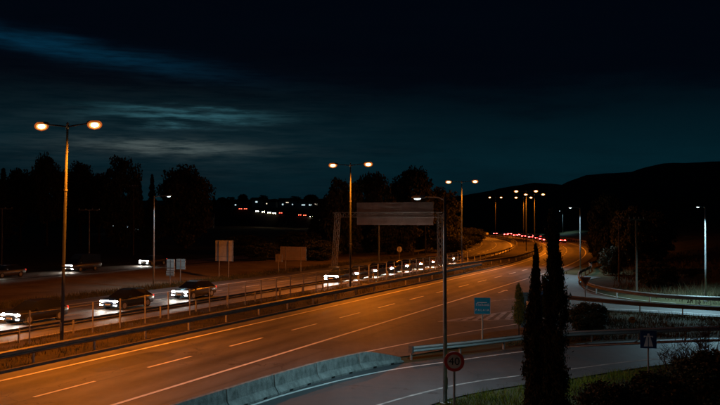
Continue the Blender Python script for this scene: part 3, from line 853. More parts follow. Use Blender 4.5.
def stop_sign():
    p = px(482, 339.6)
    t = thing('direction_sign', 'square blue sign with white lettering on a single post beside the bus bay', 'road sign', (p.x, p.y, 0), R(-5))
    ob('post', MB().tube([(0, .06, 0), (0, .06, 2.4)], .05, 10), mat('sign_post_cream', (.45, .43, .36), .6, 0, .12, 4), t)
    f = ob('sign_face', MB().box((0, 0, 1.94), (.90, .025, .95)), M_BLUE, t)
    for x, z, w, h in ((0, 1.94 + .465, .92, .02), (0, 1.94 - .465, .92, .02), (-.45, 1.94, .02, .92), (.45, 1.94, .02, .92)):
        ob('border', MB().box((x, -.015, z), (w, .008, h)), M_SIGNBACK, f)
    ob('rule', MB().box((-.02, -.014, 2.13), (.56, .004, .035)), M_WHITE, f)
    a = ob('lettering', text_mesh('Παλαιά', .20), M_WHITE, f, (.02, -.0155, 2.00)); upright(a); a.scale = (1.05, 1, 1)
    a = ob('lettering', text_mesh('P A L A I A', .15), M_WHITE, f, (0, -.0155, 1.70)); upright(a); a.scale = (1.1, 1.15, 1)
stop_sign()

def motorway_sign():
    p = px(647.5, 373.5)
    t = thing('motorway_sign', 'dark blue square motorway sign with pale road symbol in front of the slip road', 'road sign', (p.x, p.y, hz(p.x, p.y)), R(-8))
    ob('post', MB().tube([(0, .05, 0), (0, .05, 1.95)], .035, 10), mat('sign_post_rust', (.20, .13, .10), .7, 0, .2, 5), t)
    f = ob('sign_face', MB().box((0, 0, 1.57), (.70, .025, .78)), M_DBLUE, t)
    pm = mat('faded_pink_sheet', (.68, .50, .46), .5, 0, .1, 4)
    m = MB()
    for s in (-1, 1):       # the two carriageways
        m.add([(s * .02, -.016, 1.26), (s * .20, -.016, 1.26), (s * .075, -.016, 1.72), (s * .02, -.016, 1.72)], [(0, 1, 2, 3)])
    ob('road_symbol', m, pm, f)
    m = MB(); m.add([(-.20, -.018, 1.69), (.20, -.018, 1.69), (.20, -.018, 1.735), (-.20, -.018, 1.735)], [(0, 1, 2, 3)])
    m.add([(-.2, -.018, 1.66), (-.16, -.018, 1.66), (-.16, -.018, 1.69), (-.2, -.018, 1.69)], [(0, 1, 2, 3)])
    m.add([(.16, -.018, 1.66), (.2, -.018, 1.66), (.2, -.018, 1.69), (.16, -.018, 1.69)], [(0, 1, 2, 3)])
    m.add([(-.055, -.018, 1.74), (.055, -.018, 1.74), (.04, -.018, 1.84), (-.04, -.018, 1.84)], [(0, 1, 2, 3)])
    ob('bridge_symbol', m, pm, f)
motorway_sign()

def yield_sign(label, p, s, rz):
    t = thing('give_way_sign', label, 'road sign', (p[0], p[1], hz(p[0], p[1])), rz, 'triangular signs by the exit road')
    ob('post', MB().tube([(0, .05, 0), (0, .05, 2.35)], .04, 8), M_POST, t)
    def tri(r, y, z=2.12): return [(-r, y, z + r * .577), (r, y, z + r * .577), (0, y, z - r * 1.155)]
    def prism(r, y0, y1): return MB().add(tri(r, y0) + tri(r, y1), [(2, 1, 0), (3, 4, 5), (0, 1, 4, 3), (1, 2, 5, 4), (2, 0, 3, 5)])
    f = ob('sign_plate', prism(.44 * s, .0, .02), mat('dull_pink_rim', (.30, .17, .15), .6, 0, .1, 4), t)
    ob('sign_centre', prism(.30 * s, -.006, .0), mat('dim_grey_sheet', (.07, .07, .07), .6, 0, .1, 4), f)
yield_sign('downward triangle sign on a post above the green shrub', px(585, 307), 1.0, R(-15))
yield_sign('small far pale triangle sign near the exit road bend', (31.4, 103.6), .9, R(-15))

def marker():
    p = Vector((16.7, 49.2, 0))
    t = thing('marker_post', 'small orange marker disc low on the dry grass island', 'marker', (p.x, p.y, hz(p.x, p.y)), 0)
    ob('post', MB().tube([(0, .02, 0), (0, .02, .75)], .025, 6), M_POST, t)
    ob('disc', MB().tube([(0, -.01, .72), (0, .015, .72)], .20, 16), M_ORANGE, t)
    ob('arrow', MB().box((.03, -.013, .75), (.16, .006, .05), 0), M_BLACK, t)
marker()

def boards():
    for i, (s, lab) in enumerate(((236, 'white marker board on the median nearest the cypress tip'), (258, 'middle one of three white marker boards on the far median'), (283, 'leftmost far white marker board on the median bend'))):
        p = rd(s, -34.6); t = thing('marker_board', lab, 'marker', (p.x, p.y, .12), 0, 'white marker boards in the bend')
        ob('post', MB().tube([(0, .03, 0), (0, .03, 1.2)], .04, 6), M_POST, t)
        ob('board', MB().box((0, 0, 1.05), (.95, .03, .7)), M_WHITE, t)
boards()

def cabinet():
    p = rd(70.4, -31.9); t = thing('electric_cabinet', 'small pale cabinet at the foot of the lamp before the gantry', 'cabinet', (p.x, p.y, .12), ub)
    b = ob('box', MB().box((0, 0, .22), (.55, .3, .36)), M_WHITE, t); ob('door', MB().box((0, -.155, .22), (.48, .012, .30)), M_WHITE, b); ob('lid', MB().box((0, 0, .415), (.6, .36, .03)), M_GALV, t)
cabinet()

# ---------------------------------------------------------------- bus shelter
def shelter():
    t = thing('bus_shelter', 'blue bus shelter half hidden behind the cypresses', 'bus shelter', (11.0, 50.2, ZR), R(30))
    ob('end_panel', MB().box((-.62, 0, 1.05), (.05, 1.25, 2.0)), M_BOOTH, t)
    ob('back_panel', MB().box((.25, .62, 1.05), (1.7, .05, 2.0)), M_BOOTH, t)
    ob('roof', MB().loft([[(x, y, 2.08 + z) for y, z in ((-.85, 0), (.75, 0), (.75, .10), (-.05, .22), (-.85, .10))] for x in (-.75, 1.3)]), M_BOOTH, t)
    ob('bench', MB().box((.3, .4, .45), (1.3, .35, .05)), M_WOOD, t)
    ob('timetable', MB().box((-.655, -.1, 1.45), (.02, .45, .6)), M_WHITE, t)
    for x, y in ((-.62, -.75), (1.1, -.75)): ob('post', MB().tube([(x, y, 0), (x, y, 2.1)], .04, 8), M_GALV, t)
    ob('end_panel', MB().box((1.12, 0, 1.3), (.05, 1.25, 1.5)), M_YELLOW, t)
shelter()

# ---------------------------------------------------------------- utility poles and wires
POLE_TOPS = {}
def utility_pole(key, p, h, arms, label, r=.12):
    z = hz(p[0], p[1])
    t = thing('utility_pole', label, 'utility pole', (p[0], p[1], z), R(10), 'wooden utility poles')
    ob('pole', MB().tube([(0, 0, 0), (.03, 0, h * .5), (0, 0, h)], [r, r * .85, r * .68], 8), M_WOOD, t)
    for zz, w in arms:
        a = ob('crossarm', MB().box((0, -.1, h - zz), (w, .10, .12)), M_WOOD, t)
        for k in range(4):
            x = -w / 2 + .1 + (w - .2) * k / 3
            ob('insulator', MB().tube([(x, -.1, h - zz + .06), (x, -.1, h - zz + .14), (x, -.1, h - zz + .24)], [.03, .06, .03], 6), M_HEAD, a)
    POLE_TOPS[key] = Vector((p[0], p[1], z + h - arms[0][0] + .25))
utility_pole('a', (-39.6, 117), 8.1, [(.05, 3.0)], 'wooden utility pole with a wide crossarm on the left, behind the nearest lamp')
utility_pole('b', (-41.6, 147), 13.0, [(.3, 1.6)], 'tall thin dark utility pole against the left trees')
utility_pole('c', (-52.8, 118), 8.3, [(.05, 3.0)], 'wooden utility pole cut by the left picture edge')
utility_pole('d', (43.6, 131), 8.9 - 1.0, [(.15, 1.7), (.9, .9)], 'utility pole standing highest on the right hillside', .13)
utility_pole('e', (27.9, 86.3), 6.9, [(.10, 1.3)], 'left one of two near utility poles below the right hillside', .11)
utility_pole('f', (25.1, 72.8), 6.9, [(.10, 1.6)], 'right one of two near utility poles below the right hillside', .11)
def wire(a, b, sag, label, dx=0.0):
    A = a + Vector((dx, 0, 0)); B = b + Vector((dx, 0, 0))
    pts = [A.lerp(B, k / 14) - Vector((0, 0, sag * 4 * (k / 14) * (1 - k / 14))) for k in range(15)]
    o = ob('overhead_wire', MB().tube([p - A for p in pts], .014, 4), M_BLACK, None, A)
    return tag(o, label, 'wire', 'overhead wires')
wire(POLE_TOPS['c'], POLE_TOPS['a'], .35, 'overhead wire between the two left utility poles')
wire(POLE_TOPS['a'], POLE_TOPS['a'] + Vector((55, 35, 1.0)), 1.2, 'overhead wire running right from the crossarm pole on the left')
wire(POLE_TOPS['d'], POLE_TOPS['e'], .6, 'overhead wire from the highest hillside pole to the left near pole')
wire(POLE_TOPS['e'], POLE_TOPS['f'], .4, 'overhead wire between the two near right utility poles')
wire(POLE_TOPS['f'] - Vector((0, 0, 1.2)), Vector((60, 78, 8.5)), 1.6, 'overhead wire sagging right across the dark hillside')

# ---------------------------------------------------------------- vegetation
def leaf_mesh(name, pts, size, rng, aspect=.6, upness=0.0):
    n = len(pts)
    d = rng.normal(size=(n, 3)); d[:, 2] += upness * 2; d /= np.linalg.norm(d, axis=1)[:, None]
    e = rng.normal(size=(n, 3)); e -= d * (e * d).sum(1)[:, None]; e /= np.linalg.norm(e, axis=1)[:, None]
    s = size * (0.6 + 0.8 * rng.rand(n))[:, None]
    v = np.stack([pts - d * s * .5, pts + e * s * aspect * .5, pts + d * s * .5, pts - e * s * aspect * .5], 1).reshape(-1, 3)
    me = bpy.data.meshes.new(name)
    me.vertices.add(4 * n); me.vertices.foreach_set('co', v.ravel())
    me.loops.add(4 * n); me.loops.foreach_set('vertex_index', np.arange(4 * n))
    me.polygons.add(n); me.polygons.foreach_set('loop_start', np.arange(n) * 4); me.polygons.foreach_set('loop_total', np.full(n, 4))
    me.update(); me.validate(); return me

def crown_points(rng, H, rad, zc, zr, clumps, per, cr):
    c = rng.normal(size=(clumps, 3)); c /= np.linalg.norm(c, axis=1)[:, None]
    c *= (0.45 + 0.55 * rng.rand(clumps) ** .5)[:, None]
    c[:, :2] *= rad; c[:, 2] = c[:, 2] * zr + zc
    sz = cr * (0.6 + 0.8 * rng.rand(clumps))
    p = rng.normal(size=(clumps, per, 3)); p /= np.linalg.norm(p, axis=2)[:, :, None]
    p *= (rng.rand(clumps, per) ** .45)[:, :, None] * sz[:, None, None]
    p[:, :, 2] *= .75
    return (c[:, None, :] + p).reshape(-1, 3), c

def trunk_mb(rng, H, r, tops, zsplit):
    m = MB(); m.tube([(0, 0, -.2), (.1 * r, 0, zsplit * .5), (0, .1 * r, zsplit), (0, 0, H * .75)], [r * 1.25, r, r * .8, r * .25], 8)
    for k in range(min(9, len(tops))):
        q = Vector(tops[k]); z0 = zsplit * (.8 + .5 * rng.rand())
        a = Vector((0, 0, z0)); mid = a.lerp(q, .5) + Vector((0, 0, .08 * H * rng.rand()))
        m.tube([a, mid, q], [r * .45, r * .28, r * .08], 6)
    return m

TREES = {}; NAT = {}
def tree_meshes(kind, seed):
    key = (kind, seed)
    if key in TREES: return TREES[key]
    rng = np.random.RandomState(seed)
    if kind == 'broad':
        pts, c = crown_points(rng, 10, 3.5, 6.0, 3.4, 120, 120, .95)
        res = (trunk_mb(rng, 10, .28, c, 3.2).mesh('trunk'), leaf_mesh('crown', pts, .42, rng))
    elif kind == 'bushy':
        pts, c = crown_points(rng, 10, 4.1, 4.8, 4.4, 140, 120, 1.0)
        pts = pts[pts[:, 2] > .1]
        res = (trunk_mb(rng, 10, .25, c, 2.0).mesh('trunk'), leaf_mesh('crown', pts, .42, rng))
    elif kind == 'conifer':
        zs = rng.rand(6500) ** .8; r = (1 - zs) * 1.9 * (0.72 + 0.28 * np.sin(zs * 60 + rng.rand() * 6)) * np.sqrt(rng.rand(6500)) + .05
        a = rng.rand(6500) * 6.283
        pts = np.stack([r * np.cos(a), r * np.sin(a), 1.0 + zs * 9.0 - r * .25], 1)
        res = (MB().tube([(0, 0, -.2), (0, 0, 5), (0, 0, 9.6)], [.2, .12, .03], 7).mesh('trunk'), leaf_mesh('crown', pts, .36, rng, .4))
    TREES[key] = res
    NAT[key] = (float(np.percentile(pts[:, 2], 99.7)), float(np.percentile(pts[:, 0], 98.5) - np.percentile(pts[:, 0], 1.5)))
    return res

def tree(kind, seed, x, Y, top_y, width_px, label, name='tree', group=None, mt=None, cat='tree', zbase=None):
    p = at(x, Y); z = hz(p.x, p.y) if zbase is None else zbase
    H = CAM_H + (217 - top_y) / 800 * Y - z
    W = width_px / 800 * Y * .88
    tr, cr = tree_meshes(kind, seed)
    nat = NAT[(kind, seed)]
    t = thing(name, label, cat, (p.x, p.y, z), random.uniform(0, 6.28), group)
    t.scale = (W / nat[1], W / nat[1], H / nat[0])
    ob('trunk', tr, M_BARK, t); ob('crown', cr, mt or M_LEAF, t)
    return t
G = 'dark trees along the left skyline'
tree('conifer', 1, 3, 185, 169, 20, 'dark pointed conifer at the left picture edge', 'conifer_tree', G)
tree('broad', 2, 20, 200, 171, 34, 'low dark round tree right of the conifer at the left edge', 'tree', G)
tree('broad', 3, 47, 180, 157, 30, 'dark domed tree rising just left of the nearest street lamp', 'tree', G)
tree('broad', 11, 80, 190, 165, 38, 'wide dark tree just right of the nearest street lamp pole', 'tree', G)
tree('broad', 2, 99, 200, 175, 30, 'lower dark tree between the lamp and the tallest dark tree', 'tree', G)
tree('bushy', 4, 122, 175, 159, 40, 'tallest broad dark tree behind the thin utility pole', 'tree', G)
tree('conifer', 1, 152, 190, 175, 14, 'slim dark conifer between two large domed trees', 'conifer_tree', G)
tree('conifer', 5, 140, 200, 183, 13, 'short dark conifer at the foot of the tallest broad tree', 'conifer_tree', G)
tree('bushy', 6, 185, 180, 168, 50, 'large domed dark tree right of the slim white street lamp', 'tree', G)
G2 = 'dark trees behind the sign gantry'
tree('bushy', 4, 343, 150, 181, 44, 'brownish dark tree just left of the gantry behind the second lamp', 'tree', G2)
tree('bushy', 7, 372, 158, 175, 44, 'dark tree rising behind the left half of the gantry board', 'tree', G2)
tree('broad', 3, 411, 175, 170, 44, 'dark domed tree rising behind the right half of the gantry board', 'tree', G2)
tree('bushy', 6, 440, 190, 190, 40, 'low dark tree at the right end of the gantry', 'tree', G2)
tree('bushy', 4, 322, 165, 200, 26, 'low dark bush tree left of the gantry leg', 'tree', G2)
tree('bushy', 7, 395, 150, 205, 46, 'dark bushy undergrowth tree filling the space under the gantry board', 'tree', G2)
tree('bushy', 6, 425, 165, 212, 42, 'dark bushy undergrowth tree near the right gantry leg', 'tree', G2)
G3 = 'scrubby trees on the right hillside'
tree('bushy', 7, 607, 128, 196, 34, 'scrubby tree lit orange at the edge of the bend, left of the hillside poles', 'tree', G3)
tree('bushy', 4, 629, 112, 208, 36, 'dark scrubby tree behind the near utility poles', 'tree', G3)
tree('bushy', 6, 650, 118, 212, 44, 'dark scrubby tree right of the utility poles', 'tree', G3)
tree('bushy', 7, 597, 135, 222, 20, 'low orange-lit bush at the outer side of the bend', 'shrub', G3, cat='shrub')
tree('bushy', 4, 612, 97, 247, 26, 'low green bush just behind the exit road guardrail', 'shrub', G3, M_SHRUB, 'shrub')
tree('bushy', 6, 655, 80, 262, 40, 'low dark bush on the bank right of the near utility poles', 'shrub', G3, cat='shrub')
tree('bushy', 4, 690, 84, 268, 36, 'low dark bush on the bank left of the right-hand street lamp', 'shrub', G3, cat='shrub')
G4 = 'bushes along the far verge'
for i, (x, Y, ty, w, lab) in enumerate(((262, 126, 243, 34, 'dark bush between the tall square board and the wide low board'), (318, 128, 240, 40, 'dark bush right of the wide low board'), (245, 150, 236, 44, 'dark bush behind the tall square sign board'), (300, 150, 232, 50, 'dark bush behind the wide low board'),
                                          (452, 158, 236, 34, 'dark bush on the inside of the bend left of the third lamp'), (470, 200, 228, 30, 'dark bush on the inside of the bend beyond the third lamp'))):
    tree('bushy', (4, 6, 7)[i % 3], x, Y, ty, w, lab, 'shrub', G4, cat='shrub')

def cypress(name, label, x, Y, h, prof, seed, n, leaf, mt, group=None, trunk=.35, cat='cypress tree'):
    rng = np.random.RandomState(seed)
    p = at(x, Y); z = hz(p.x, p.y)
    t = thing(name, label, cat, (p.x, p.y, z), 0, group)
    nc = 320
    zc = rng.rand(nc); rr = np.interp(zc, [a for a, b in prof], [b for a, b in prof])
    a = rng.rand(nc) * 6.283; q = np.sqrt(rng.rand(nc)) * .92 * (1 + .42 * (rng.rand(nc) < .3))
    c = np.stack([rr * q * np.cos(a), rr * q * np.sin(a), trunk + zc * (h - trunk)], 1)
    per = n // nc
    d = rng.normal(size=(nc, per, 3)) * .5
    s = (.015 + .32 * rr) * (.6 + .9 * rng.rand(nc))
    d[:, :, :2] *= s[:, None, None]; d[:, :, 2] *= s[:, None] * 2.2
    pts = (c[:, None] + d).reshape(-1, 3); pts = pts[pts[:, 2] < h - .12 * rng.rand(len(pts))]
    # a wavering leader
    pts[:, 0] += .03 * np.sin(pts[:, 2] * 2.1 + seed); 
    ob('trunk', MB().tube([(0, 0, -.2), (0, 0, h * .5), (0, 0, h * .96)], [.10 * h / 7, .06 * h / 7, .01], 8), M_BARK, t)
    ob('crown', leaf_mesh('crown', pts, leaf, rng, .32, 1.3), mt, t)
    return t
PROF = [(0, .26), (.15, .33), (.34, .33), (.544, .28), (.648, .24), (.717, .205), (.787, .16), (.85, .135), (.91, .115), (.95, .085), (.98, .045), (1, .01)]
PROF2 = [(0, .24), (.2, .30), (.385, .28), (.58, .22), (.70, .165), (.78, .13), (.85, .09), (.91, .055), (.96, .022), (1, .004)]
GC = 'pair of dark cypresses in the foreground'
cypress('cypress_tree', 'taller of the two dark cypresses in the foreground, on the right', 553, 20.0, 7.25, PROF, 21, 62000, .075, M_CYP, GC)
cypress('cypress_tree', 'shorter thinner dark cypress in the foreground, on the left', 534.5, 20.3, 6.36, PROF2, 33, 50000, .075, M_CYP, GC)
cypress('small_conifer', 'small green conifer on a thin stem beside the blue bus shelter', 518.5, 46.7, 3.2, [(0, .18), (.1, .30), (.4, .30), (.7, .20), (1, .02)], 41, 7000, .09, M_SHRUB, trunk=.9, cat='conifer')
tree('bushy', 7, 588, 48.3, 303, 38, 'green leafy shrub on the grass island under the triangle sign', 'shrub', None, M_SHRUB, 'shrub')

GF = 'dense dark shrubs at the lower right'
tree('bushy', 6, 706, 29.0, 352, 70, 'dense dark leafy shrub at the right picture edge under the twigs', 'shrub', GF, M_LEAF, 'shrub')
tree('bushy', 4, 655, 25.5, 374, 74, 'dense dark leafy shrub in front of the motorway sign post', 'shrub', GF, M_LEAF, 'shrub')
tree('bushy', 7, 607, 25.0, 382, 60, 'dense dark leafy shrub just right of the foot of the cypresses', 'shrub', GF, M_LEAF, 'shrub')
def twig_bush(label, x, Y, h, w, seed):
    rng = random.Random(seed); p = at(x, Y); z = hz(p.x, p.y)
    t = thing('bare_bush', label, 'bush', (p.x, p.y, z), 0, 'bare twiggy bushes at the lower right')
    for k in range(16):
        m = MB(); a = rng.uniform(0, 6.28); sp = rng.uniform(.2, 1) * w / 2
        end = Vector((math.cos(a) * sp, math.sin(a) * sp, h * rng.uniform(.55, 1)))
        mid = end * .5 + Vector((rng.uniform(-.15, .15), rng.uniform(-.15, .15), .2))
        m.tube([(0, 0, -.1), mid, end], [.025, .016, .006], 5)
        for j in range(12):
            f = rng.uniform(.3, 1); b = mid.lerp(end, f) if f > .5 else mid * (f * 2)
            e = b + Vector((rng.uniform(-.4, .4), rng.uniform(-.4, .4), rng.uniform(.1, .55)))
            m.tube([b, b.lerp(e, .5) + Vector((rng.uniform(-.05, .05), 0, .02)), e], [.009, .007, .004], 4)
            for q in range(3):
                e2 = b.lerp(e, rng.uniform(.4, 1)); e3 = e2 + Vector((rng.uniform(-.2, .2), rng.uniform(-.2, .2), rng.uniform(.0, .25)))
                m.tube([e2, e3], [.006, .003], 3)
        ob('branch', m, M_BARK, t)
    r = np.random.RandomState(seed); n = 1500
    a = r.rand(n) * 6.28; rr = np.sqrt(r.rand(n)) * w * .5
    ob('leaves', leaf_mesh('leaves', np.stack([rr * np.cos(a), rr * np.sin(a), h * .75 * r.rand(n) * (1 - .3 * rr / w)], 1), .07, r), M_LEAF, t)
twig_bush('bare twiggy bush at the right picture edge in front of the slip road', 706, 31, 2.75, 2.6, 3)
twig_bush('lower bare twiggy bush left of the one at the right picture edge', 678, 30, 2.05, 2.0, 8)
twig_bush('dark twiggy bush right of the foot of the cypresses', 602, 26.5, 1.2, 2.2, 12)
twig_bush('dark twiggy bush at the lower right corner', 660, 25.5, 1.25, 2.4, 15)

def grass(name, label, pts, hmin, hmax, w, m, seed, cat='grass'):
    rng = np.random.RandomState(seed); n = len(pts)
    z = terrain(pts[:, 0], pts[:, 1]) if pts.shape[1] == 2 else pts[:, 2]
    h = hmin + (hmax - hmin) * rng.rand(n) ** 1.6; a = rng.rand(n) * 6.283
    dx = np.cos(a) * w * .5; dy = np.sin(a) * w * .5
    lx = rng.normal(size=n) * h * .35; ly = rng.normal(size=n) * h * .35
    v = np.zeros((n, 3, 3))
    v[:, 0] = np.stack([pts[:, 0] - dx, pts[:, 1] - dy, z - .02], 1)
    v[:, 1] = np.stack([pts[:, 0] + dx, pts[:, 1] + dy, z - .02], 1)
    v[:, 2] = np.stack([pts[:, 0] + lx, pts[:, 1] + ly, z + h], 1)
    me = bpy.data.meshes.new(name)
    me.vertices.add(3 * n); me.vertices.foreach_set('co', v.ravel())
    me.loops.add(3 * n); me.loops.foreach_set('vertex_index', np.arange(3 * n))
    me.polygons.add(n); me.polygons.foreach_set('loop_start', np.arange(n) * 3); me.polygons.foreach_set('loop_total', np.full(n, 3))
    me.update(); me.validate()
    o = ob(name, me, m); o['kind'] = 'stuff'; o['label'] = label; o['category'] = cat
    return o
def clump_filter(p, rng, f, keep):
    k = np.sin(p[:, 0] * f + 1.7 * np.sin(p[:, 1] * f * .8)) * np.cos(p[:, 1] * f * 1.1 + 1.3 * np.cos(p[:, 0] * f * .7))
    return p[rng.rand(len(p)) < np.clip(keep + .6 * k, .05, 1)]
def all_grass():
    rng = np.random.RandomState(5)
    # foreground bank below the slip road
    xs = [-0.2, 2.87, 4.7, 6.9, 9.1, 13.6, 18.0, 26.0]; ys = [25.5, 30.2, 32.0, 33.5, 34.7, 37.6, 39.4, 41.0]
    p = np.stack([1.2 + 22 * rng.rand(150000), 20 + 20 * rng.rand(150000)], 1)
    lim = np.interp(p[:, 0], xs, ys) - .15
    p = p[p[:, 1] < lim]; p = clump_filter(p, rng, 1.3, .55)
    grass('grass', 'short green grass on the bank below the slip road', p, .06, .34, .022, M_GRASS, 6)
    # median
    s = -5 + 140 * rng.rand(42000); q = -35.6 + 5.9 * rng.rand(42000)
    k = np.clip(np.sin(s * .9 + 2 * np.sin(s * .23)) * np.cos(q * 2.1 + s * .35) * .9 + .42, .08, 1); keep = rng.rand(42000) < k
    P = np.array([[*rd(a, b)[:2], .125] for a, b in zip(s[keep], q[keep])])
    grass('grass', 'dry grass tufts on the median strip', P, .05, .32, .035, M_DRYGRASS, 7)
    # far verge
    s = 5 + 125 * rng.rand(26000); q = -53.2 + 2.9 * rng.rand(26000)
    P = np.array([list(rd(a, b)[:2]) for a, b in zip(s, q)])
    grass('grass', 'dry yellow grass on the far verge under the signs', P, .12, .55, .05, M_DRYGRASS, 8)
    # dry island between slip road and exit road
    p = np.stack([8 + 38 * rng.rand(90000), 42 + 19 * rng.rand(90000)], 1)
    lo = np.interp(p[:, 0], [8, 12, 15.1, 18.4, 27, 46], [43.6, 45.2, 46.0, 46.8, 48.2, 49.4])
    hi = np.interp(p[:, 0], [8, 9.5, 13.5, 15.0, 18.2, 21.2, 25, 33, 46], [44.2, 46.0, 49.2, 58.0, 59.6, 57.8, 55.4, 53.3, 51.6])
    p = p[(p[:, 1] > lo) & (p[:, 1] < hi)]; p = clump_filter(p, rng, .9, .5)
    grass('grass', 'dry grass on the island between slip road and exit road', p, .08, .40, .035, M_DRYGRASS, 9)
    # right bank
    p = np.stack([22 + 55 * rng.rand(70000), 60 + 75 * rng.rand(70000)], 1)
    fb = np.interp(p[:, 1], [a for a, b in RIGHT_B], [b for a, b in RIGHT_B])
    p = p[p[:, 0] > fb - 1.0]; p = clump_filter(p, rng, .35, .4)
    grass('grass', 'rough grass and weeds on the right hillside', p, .15, .9, .07, M_SCRUB, 10)
all_grass()

# ---------------------------------------------------------------- vehicles
def car_proto(kind, paint, hl, tl, spot=True):
    t = thing('car', '', 'car')
    if kind == 'car':
        L, W, hood, roof = 4.3, 1.78, .92, 1.45
        low = [(-2.15, .55, .80, .80), (-2.05, .32, .90, .86), (-1.2, .22, .98, .89), (0, .20, .95, .89), (1.1, .22, .90, .89), (1.9, .28, .80, .85), (2.12, .42, .68, .78)]
        cab = [(-1.95, .93, .70), (-1.25, 1.40, .60), (-.2, 1.46, .62), (.35, 1.40, .61), (1.15, .92, .72)]
    else:
        L, W, hood, roof = 5.0, 1.95, 1.1, 2.2
        low = [(-2.5, .45, 1.05, .94), (-2.42, .30, 1.10, .97), (-1.2, .25, 1.12, .97), (.6, .25, 1.12, .97), (1.7, .28, 1.08, .96), (2.35, .34, .95, .92), (2.5, .48, .80, .85)]
        cab = [(-2.44, 1.10, .90), (-2.36, 2.12, .80), (0, 2.2, .80), (.8, 2.12, .80), (1.75, 1.10, .88)]
    def ring(x, z0, z1, w): return [(x, -w * .92, z0), (x, w * .92, z0), (x, w, z0 + (z1 - z0) * .35), (x, w, z0 + (z1 - z0) * .75), (x, w * .88, z1), (x, -w * .88, z1), (x, -w, z0 + (z1 - z0) * .75), (x, -w, z0 + (z1 - z0) * .35)]
    ob('body', MB().loft([ring(*r) for r in low]).mesh('body', True), paint, t)
    # greenhouse: roof in body colour over dark glass sides
    zb = (.88 if kind == 'car' else 1.06)
    m = MB(); rings = []
    for x, z, w in cab: rings.append([(x, -.84 * W / 1.78, zb), (x, .84 * W / 1.78, zb), (x, w + .03, max(zb + .02, z - .03)), (x, w - .08, max(zb + .03, z)), (x, -w + .08, max(zb + .03, z)), (x, -w - .03, max(zb + .02, z - .03))])
    ob('window_glass', m.loft(rings), M_GLASS, t)
    rm = MB(); rr = cab[1:-1]
    rm.loft([[(x, -w + .0, z - .03), (x, w, z - .03), (x, w - .07, z + .02), (x, -w + .07, z + .02)] for x, z, w in rr])
    ob('roof', rm, paint, t)
    for s in (-1, 1):
        ob('mirror', MB().box((.72 if kind == 'car' else 1.3, s * (W / 2 + .08), zb + .08), (.12, .18, .12)), paint, t)
        for x in (-1.3, 1.32):
            wh = ob('wheel', MB().tube([(x, s * (W / 2 - .20), .32), (x, s * (W / 2 + .005), .32)], .32, 18), M_TYRE, t)
            ob('rim', MB().tube([(x, s * (W / 2 - .02), .32), (x, s * (W / 2 + .015), .32)], .20, 12), M_RIM, wh)
        fx = L / 2
        hm = MB(); ellipsoid(hm, (fx - .12, s * .62, .66 if kind == 'car' else .78), (.14, .21, .10), -1, 1, 12, 6)
        ob('headlight', hm.mesh('headlight', True), hl, t)
        ob('added_low_light', MB().box((fx - .06, s * .66, .40), (.06, .24, .09)), hl, t)  # low lamps added to fill out the streak of headlights
        ob('tail_light', MB().box((-fx + .02, s * .60, .78 if kind == 'car' else .95), (.10, .40, .20)), tl, t)
    ob('tail_light', MB().box((-fx + .03, 0, .80 if kind == 'car' else .97), (.05, .9, .05)), tl, t)  # bar added to widen the red streak of tail lights
    ob('added_light_bar', MB().box((fx - .05, 0, (.72 if kind == 'car' else .86)), (.06, .95, .035)), hl, t)  # glowing strip added to join the headlights into a longer streak
    ob('number_plate', MB().box((fx - .015, 0, .45), (.02, .5, .11)), M_PLATE, t)
    ob('number_plate', MB().box((-fx + .06 - .05, 0, .58), (.03, .5, .11)), M_PLATE, t)
    if spot and hl is M_HEADL:
        light(t, 'headlight_beam', 'SPOT', (L / 2 + .06, 0, .66), (1, .90, .74), 220, 75, .6, .12, (0, R(-84), 0))
    return t
M_OFF = mat('lamp_glass_off', (.25, .25, .26), .2, 0, .05, 5)
M_TAILD = glow('tail_light_dim', (1.0, 0.05, 0.03), 1.2)
CARS = {}
def place_car(kind, ci, hl, tl, s, o, back, label, group, z=ZR, loc=None, rz=None):
    key = (kind, ci, hl.name, tl.name)
    if key not in CARS:
        t = CARS[key] = car_proto(kind, M_CAR[ci], hl, tl)
    else:
        t = copy_tree(CARS[key])
    p = loc if loc is not None else rd(s, o) + Vector((0, 0, z))
    t.location = p
    t.rotation_euler.z = rz if rz is not None else yaw(rdir(s)) + (math.pi if back else 0)
    t['label'] = label; t['group'] = group; t['category'] = 'car' if kind == 'car' else 'van'
    t.name = 'car' if kind == 'car' else 'van'
    return t
GA = 'oncoming vehicles queued under the gantry'
ordn = ['first', 'second', 'third', 'fourth', 'fifth', 'sixth', 'seventh', 'eighth', 'ninth']
q = [(78 + 5.1 * k, 'car') for k in range(9)]
for i, (s, k) in enumerate(q):
    place_car(k, (0, 1, 0, 4, 1, 0, 3, 4, 1)[i], M_HEADL, M_TAILD, s, -38.4, True, 'oncoming %s with white headlights, %s from left in the gantry queue' % (k, ordn[i]), GA)
GB = 'oncoming vehicles on the far carriageway at the left'
for i, (s, k) in enumerate(((39.5, 'car'), (48.5, 'car'), (57, 'car'))):
    place_car(k, (0, 4, 1)[i], M_HEADL, M_TAILD, s, -42.1, True, ['oncoming dark car with headlights on, cut by the left picture edge', 'oncoming dark car with headlights on, just right of the nearest lamp post', 'oncoming dark car with headlights on, rearmost of the left group'][i], GB)
GD = 'vehicles on the side road beyond the dirt field'
for i, (s, k) in enumerate(((67, 'car'), (79, 'van'), (93, 'car'))):
    place_car(k, (2, 1, 0)[i], M_HEADL, M_TAILD, s, -76.0, True, ['car with headlights on the far side road at the left picture edge', 'van with headlights on the far side road right of the nearest lamp post', 'car with headlights on the far side road near the small signs'][i], GD)
GE = 'departing vehicles with red tail lights in the bend'
k = 0
